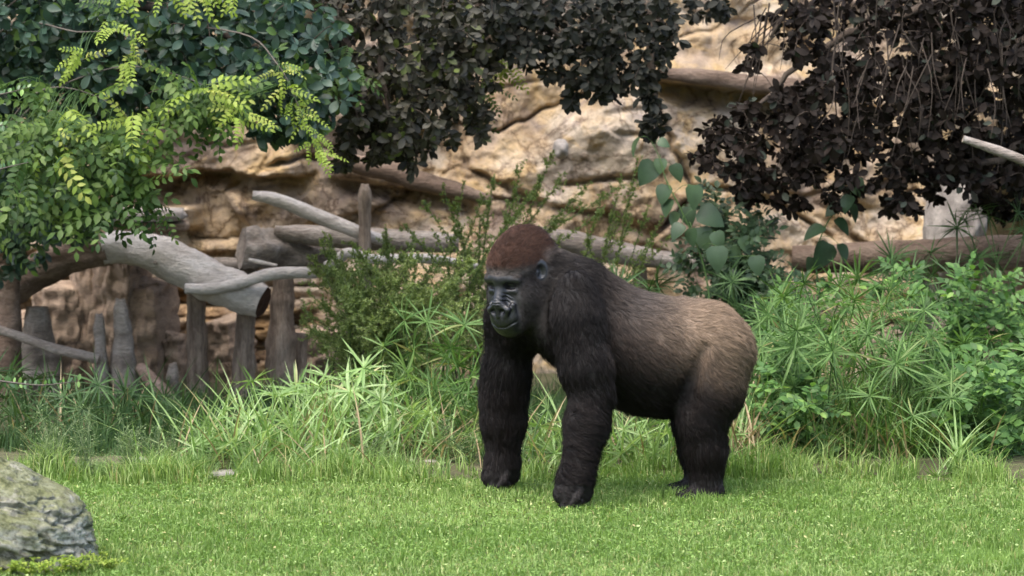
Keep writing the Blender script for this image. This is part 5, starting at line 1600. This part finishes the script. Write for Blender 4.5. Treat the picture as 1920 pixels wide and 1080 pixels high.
def face_skin(p):
    """1 on the bare black face skin, 0 on fur."""
    q = (p - HEAD) @ HR.T
    f, s, u = q[:, 0], q[:, 1], q[:, 2]
    a = np.abs(s)
    face = np.clip((f - (0.045 + 0.0 * a)) / 0.015, 0, 1)
    wid = 0.060 + 0.012 * np.exp(-((u + 0.125) / 0.05) ** 2)
    wid = np.where(u > -0.04, 0.060 + 0.012 * np.exp(-((u - 0.03) / 0.02) ** 2), wid)
    face = face * np.clip((wid - a) / 0.012, 0, 1) * np.clip((0.060 - u) / 0.008, 0, 1) * np.clip((u + 0.193) / 0.012, 0, 1)
    muzz = np.clip((f - 0.085) / 0.02, 0, 1) * np.clip((0.048 - u) / 0.008, 0, 1)
    ear = np.zeros(len(p))
    for sg in (1, -1):
        c = np.array([-0.026, sg * 0.112, 0.054])
        e = ((f - c[0]) / 0.036) ** 2 + ((s - c[1]) / 0.026) ** 2 + ((u - c[2]) / 0.046) ** 2
        ear = np.maximum(ear, np.clip((1.05 - e) / 0.25, 0, 1))
    near = (np.linalg.norm(p - HEAD, axis=1) < 0.26)
    low = np.clip((0.030 - p[:, 2]) / 0.015, 0, 1)
    return np.maximum(np.maximum(np.maximum(face, muzz * (f > 0.085)), ear) * near, low)

def coat_colour(p, jit=None):
    """Colour of the coat by place on the animal (linear rgb)."""
    n = len(p)
    x, y, z = p.T
    dark = np.array([0.0072, 0.0055, 0.0050])
    brown = np.array([0.024, 0.0162, 0.0130])
    tan = np.array([0.30, 0.215, 0.145])
    grey = np.array([0.105, 0.090, 0.080])
    red = np.array([0.056, 0.026, 0.016])
    c = np.tile(dark, (n, 1))
    def put(c, col, w):
        w = np.clip(w, 0, 1)[:, None]
        return c * (1 - w) + col * w
    sm = lambda a, b, v: (lambda t: t * t * (3 - 2 * t))(np.clip((v - a) / (b - a), 0, 1))
    nz = fbm(p * 7, 3, 11) * 0.10
    x0, x1 = P(1090, 500, 0.3)[0], P(1400, 500, 0.3)[0]
    u = (x - x0) / (x1 - x0)                         # 0 shoulder .. 1 rump
    top = P(960, 560, 0.3)[2]
    h = (z - 0.38) / (top - 0.38)                    # 0 belly .. 1 back
    torso = sm(0.04, 0.42, u)
    c = put(c, brown, torso * sm(0.15, 0.8, h + nz) * 0.9)
    c = put(c, np.array([0.070, 0.051, 0.040]), sm(0.05, 0.5, u) * sm(0.18, 0.75, h + nz) * 0.85)
    c = put(c, grey, torso * sm(0.60, 1.10, h + nz + 0.12 * u) * (0.55 + 0.3 * u))
    c = put(c, tan, sm(0.30, 0.92, u + nz) * sm(0.36, 0.98, h + nz + 0.14) * 0.97)
    c = put(c, tan * 0.6, sm(0.62, 0.95, u) * sm(-0.08, 0.45, h + nz) * 0.8)
    # lower arm and leg fur brownish black
    c = put(c, np.array([0.010, 0.0070, 0.0062]), (1 - sm(0.40, 0.52, z)) * 0.7)
    # head
    q = (p - HEAD) @ HR.T
    near = sm(0.285, 0.235, np.linalg.norm(p - HEAD, axis=1)) * sm(0.135, 0.115, (p - HEAD) @ hs) * sm(-0.20, -0.15, (p - HEAD) @ hf) * sm(-0.24, -0.16, (p - HEAD) @ hu)
    c = put(c, np.array([0.026, 0.021, 0.019]), near * 0.8)
    crown = 0.85 * sm(0.058, 0.105, q[:, 2] + nz * 0.25) * sm(-0.20, -0.06, q[:, 0] + nz * 0.2) * near
    c = put(c, red, crown)
    side = sm(0.045, 0.085, np.abs(q[:, 1])) * sm(-0.02, -0.075, q[:, 0]) * near * sm(-0.1, 0.0, q[:, 2]) * sm(0.15, 0.09, q[:, 2])
    c = put(c, grey * 1.9, side * 0.85)
    c = put(c, grey * 1.0, near * np.exp(-((q[:, 2] - 0.068) / 0.014) ** 2) * sm(0.0, 0.06, q[:, 0]) * 0.7)
    c = put(c, np.array([0.060, 0.053, 0.050]), near * sm(0.05, 0.075, np.abs(q[:, 1])) * sm(0.04, -0.04, q[:, 2]) * sm(-0.06, 0.02, q[:, 0]) * 0.7)
    nape = np.exp(-((u + 0.12) / 0.10) ** 2) * sm(0.86, 1.05, h)
    c = put(c, grey * 0.9, nape * 0.5 * (1 - near) * np.exp(-((y - 0.28) / 0.12) ** 2))
    return c

def fur_mat():
    m, nt, out = nodes_of('gorilla_fur')
    at = N(nt, 'ShaderNodeAttribute', attribute_name='coat')
    p = N(nt, 'ShaderNodeBsdfPrincipled')
    nt.links.new(at.outputs['Color'], p.inputs['Base Color'])
    p.inputs['Roughness'].default_value = 0.5
    p.inputs['Specular IOR Level'].default_value = 0.16
    nt.links.new(p.outputs[0], out.inputs['Surface'])
    return m

def skin_mat():
    m, nt, out = nodes_of('gorilla_skin')
    at = N(nt, 'ShaderNodeAttribute', attribute_name='coat')
    sk = N(nt, 'ShaderNodeAttribute', attribute_name='bare')
    tc = N(nt, 'ShaderNodeTexCoord')
    n1 = noise(nt, 90, 4, 0.6, tc.outputs['Object'])
    n2 = noise(nt, 300, 3, 0.6, tc.outputs['Object'])
    c = mixc(nt, sk.outputs['Fac'], at.outputs['Color'], ramp(nt, n1, [(0.35, (0.006, 0.0062, 0.0072)), (0.7, (0.014, 0.0145, 0.017))]))
    p = N(nt, 'ShaderNodeBsdfPrincipled')
    nt.links.new(c, p.inputs['Base Color'])
    r = N(nt, 'ShaderNodeMapRange')
    r.inputs[3].default_value = 0.9
    r.inputs[4].default_value = 0.40
    nt.links.new(sk.outputs['Fac'], r.inputs[0])
    nt.links.new(r.outputs[0], p.inputs['Roughness'])
    p.inputs['Specular IOR Level'].default_value = 0.6
    b = N(nt, 'ShaderNodeBump')
    b.inputs['Strength'].default_value = 0.5
    b.inputs['Distance'].default_value = 0.002
    nt.links.new(math_node(nt, 'ADD', n1, n2), b.inputs['Height'])
    nt.links.new(b.outputs[0], p.inputs['Normal'])
    nt.links.new(p.outputs[0], out.inputs['Surface'])
    return m

GORILLA = thing('gorilla', 'dark gorilla with reddish crown and tan rump standing on all fours on the lawn', 'gorilla', (P(1180, 930, 0.3)[0], 0.3, 0))
GOFF = np.array(GORILLA.location)
bare = face_skin(GV)
coat = coat_colour(GV)
body_me = make_mesh('body', GV - GOFF, GQ, {'bare': bare, 'coat': np.concatenate([coat * 0.8, np.ones((len(coat), 1))], 1)})
body = link('body', body_me, GORILLA, skin_mat())

# eyes
em, ent, eout = nodes_of('gorilla_eye')
ep = N(ent, 'ShaderNodeBsdfPrincipled')
ep.inputs['Base Color'].default_value = (0.008, 0.004, 0.003, 1)
ep.inputs['Roughness'].default_value = 0.18
ent.links.new(ep.outputs[0], eout.inputs['Surface'])
def ball(c, r, nu=12, nv=8):
    th = np.linspace(0, np.pi, nv + 1)[1:-1]
    ph = np.arange(nu) / nu * 2 * np.pi
    v = np.stack([np.sin(th)[:, None] * np.cos(ph), np.sin(th)[:, None] * np.sin(ph), np.cos(th)[:, None] * np.ones(nu)], -1).reshape(-1, 3)
    v = np.concatenate([v, [[0, 0, 1], [0, 0, -1]]]) * r + c
    a = np.arange(nu); b_ = (a + 1) % nu
    q = np.concatenate([np.stack([k * nu + a, (k + 1) * nu + a, (k + 1) * nu + b_, k * nu + b_], 1) for k in range(nv - 2)])
    n0 = (nv - 1) * nu
    t = np.concatenate([np.stack([np.full(nu, n0), a, b_], 1), np.stack([np.full(nu, n0 + 1), (nv - 2) * nu + b_, (nv - 2) * nu + a], 1)])
    return v, q, t
for sg in (1, -1):
    mb = MB()
    v, q, t = ball(H(0.0815, sg * 0.0365, 0.0065) - GOFF, 0.0120)
    mb.add(v, t, q)
    mb.build('eye', em, GORILLA)

# --- fur
BONES = []
def bone(a, b, flow):
    BONES.append((V3(a), V3(b), unit(flow)))
bone(P(1090, 560, 0.3), P(1200, 640, 0.35), (0.8, 0.05, -0.55))
bone(P(1200, 640, 0.35), P(1290, 655, 0.4), (0.9, 0.0, -0.42))
bone(P(1290, 655, 0.4), P(1370, 660, 0.42), (0.95, 0.0, -0.15))
bone(H(-0.08, 0, 0.06), P(1080, 545, 0.28), (0.8, 0.1, -0.4))
bone(P(1080, 560, 0.06), P(1102, 735, 0.02), (0.25, 0.0, -1))
bone(P(1104, 760, 0.02), P(1078, 893, 0.0), (0.75, 0.0, -0.35))
bone(P(965, 590, 0.52), P(946, 735, 0.555), (0.0, 0.0, -1))
bone(P(946, 760, 0.555), P(942, 868, 0.56), (0.2, -0.3, -0.7))
bone(P(1350, 690, 0.29), P(1325, 770, 0.27), (0.75, 0.0, -0.55))
bone(P(1318, 800, 0.27), P(1324, 905, 0.29), (0.2, 0.0, -1))
bone(P(1338, 690, 0.56), P(1312, 770, 0.57), (0.75, 0.0, -0.55))
bone(P(1306, 800, 0.57), P(1312, 905, 0.56), (0.2, 0.0, -1))
bone(H(-0.02, 0, 0.10), H(-0.06, 0, 0.10), hf * -0.75 + hu * 0.45)
bone(H(0.02, 0, -0.05), H(0.02, 0, -0.12), hf * -0.6 - hu * 0.6)

def build_fur(count):
    tri = np.concatenate([GQ[:, [0, 1, 2]], GQ[:, [0, 2, 3]]])
    a, b, c = GV[tri[:, 0]], GV[tri[:, 1]], GV[tri[:, 2]]
    nr = np.cross(b - a, c - a)
    ar = np.linalg.norm(nr, axis=1) * 0.5
    nr = unit(nr)
    bar = bare[tri].mean(1)
    cen = (a + b + c) / 3
    hd = np.linalg.norm(cen - HEAD, axis=1)
    # the camera's side is dense, the far side and the underside thinner
    w = ar * (1 - np.clip(bar * 1.25, 0, 1)) * np.where(hd < 0.25, 3.2, 1.0)
    cdf = np.cumsum(w)
    pick = np.searchsorted(cdf, rng.random(count) * cdf[-1])
    r1, r2 = np.sqrt(rng.random(count)), rng.random(count)
    root = a[pick] * (1 - r1)[:, None] + b[pick] * (r1 * (1 - r2))[:, None] + c[pick] * (r1 * r2)[:, None]
    vn = np.zeros_like(GV)
    for k in range(3):
        np.add.at(vn, tri[:, k], nr * ar[:, None])
    vn = unit(vn)
    n = unit(vn[tri[pick, 0]] + vn[tri[pick, 1]] + vn[tri[pick, 2]])
    flow = np.zeros_like(root)
    for (p0, p1, fl) in BONES:
        ab = p1 - p0
        t = np.clip(((root - p0) @ ab) / (ab @ ab), 0, 1)
        d = np.linalg.norm(root - (p0 + t[:, None] * ab), axis=1)
        flow += fl * (1.0 / (d ** 5 + 1e-6))[:, None]
    flow = unit(flow)
    wob = np.stack([fbm(root * 16, 2, s) for s in (21, 22, 23)], 1)
    clump = np.stack([fbm(root * 55, 2, s) for s in (31, 32, 33)], 1)
    flow = flow + wob * 0.55 + clump * 0.55
    tanv = unit(flow - n * np.sum(flow * n, 1, keepdims=True))
    hdist = np.linalg.norm(root - HEAD, axis=1)
    q = (root - HEAD) @ HR.T
    L = 0.034 + 0.012 * fbm(root * 9, 2, 5)
    L = np.where(hdist < 0.25, 0.0125 + 0.007 * np.clip((q[:, 2] - 0.06) / 0.08, 0, 1) + 0.012 * np.clip((-q[:, 0] - 0.02) / 0.1, 0, 1), L)
    L = np.where(root[:, 2] < 0.11, 0.016, L)
    L = np.where((root[:, 2] < 0.42) & (root[:, 2] > 0.12), L * 1.1, L)
    L *= rng.uniform(0.6, 1.25, count)
    L *= np.clip(1 - bare[tri[pick]].mean(1) * 0.8, 0.2, 1)
    lift = np.where(hdist < 0.25, 0.40 + 0.5 * np.clip((q[:, 2] - 0.07) / 0.08, 0, 1), 0.32) * rng.uniform(0.5, 1.5, count)
    fly = rng.random(count) < 0.12
    lift = np.where(fly, lift * 2.6, lift)
    L = np.where(fly, L * 1.2, L)
    d0 = unit(tanv + n * lift[:, None] + rng.normal(0, 0.10, (count, 3)))
    d1 = unit(tanv - n * 0.16 + clump * 0.3)
    K = 4
    pts = np.empty((count, K, 3))
    for k in range(K):
        t = k / (K - 1)
        pts[:, k] = root - n * 0.001 + (L * t)[:, None] * (d0 * (1 - 0.5 * t) + d1 * 0.5 * t)
    col = coat_colour(root)
    j = (0.55 + 0.9 * rng.random(count)) * (1 + 0.45 * fbm(root * 60, 2, 71))
    col = col * j[:, None]
    hc = bpy.data.hair_curves.new('fur')
    hc.add_curves([K] * count)
    hc.attributes['position'].data.foreach_set('vector', (pts - GOFF).astype(np.float32).ravel())
    at = hc.attributes.new('radius', 'FLOAT', 'POINT')
    rr = np.tile(np.array([0.00062, 0.00055, 0.00042, 0.00012]), (count, 1)) * np.where(hdist < 0.25, 0.75, 1.0)[:, None]
    at.data.foreach_set('value', rr.astype(np.float32).ravel())
    ca = hc.attributes.new('coat', 'FLOAT_COLOR', 'CURVE')
    ca.data.foreach_set('color', np.concatenate([col, np.ones((count, 1))], 1).astype(np.float32).ravel())
    hc.materials.append(fur_mat())
    o = bpy.data.objects.new('fur', hc)
    COL.objects.link(o)
    o.parent = GORILLA
    tag(o, 'short dense dark coat, tan on the rump', kind='stuff')
build_fur(230000)
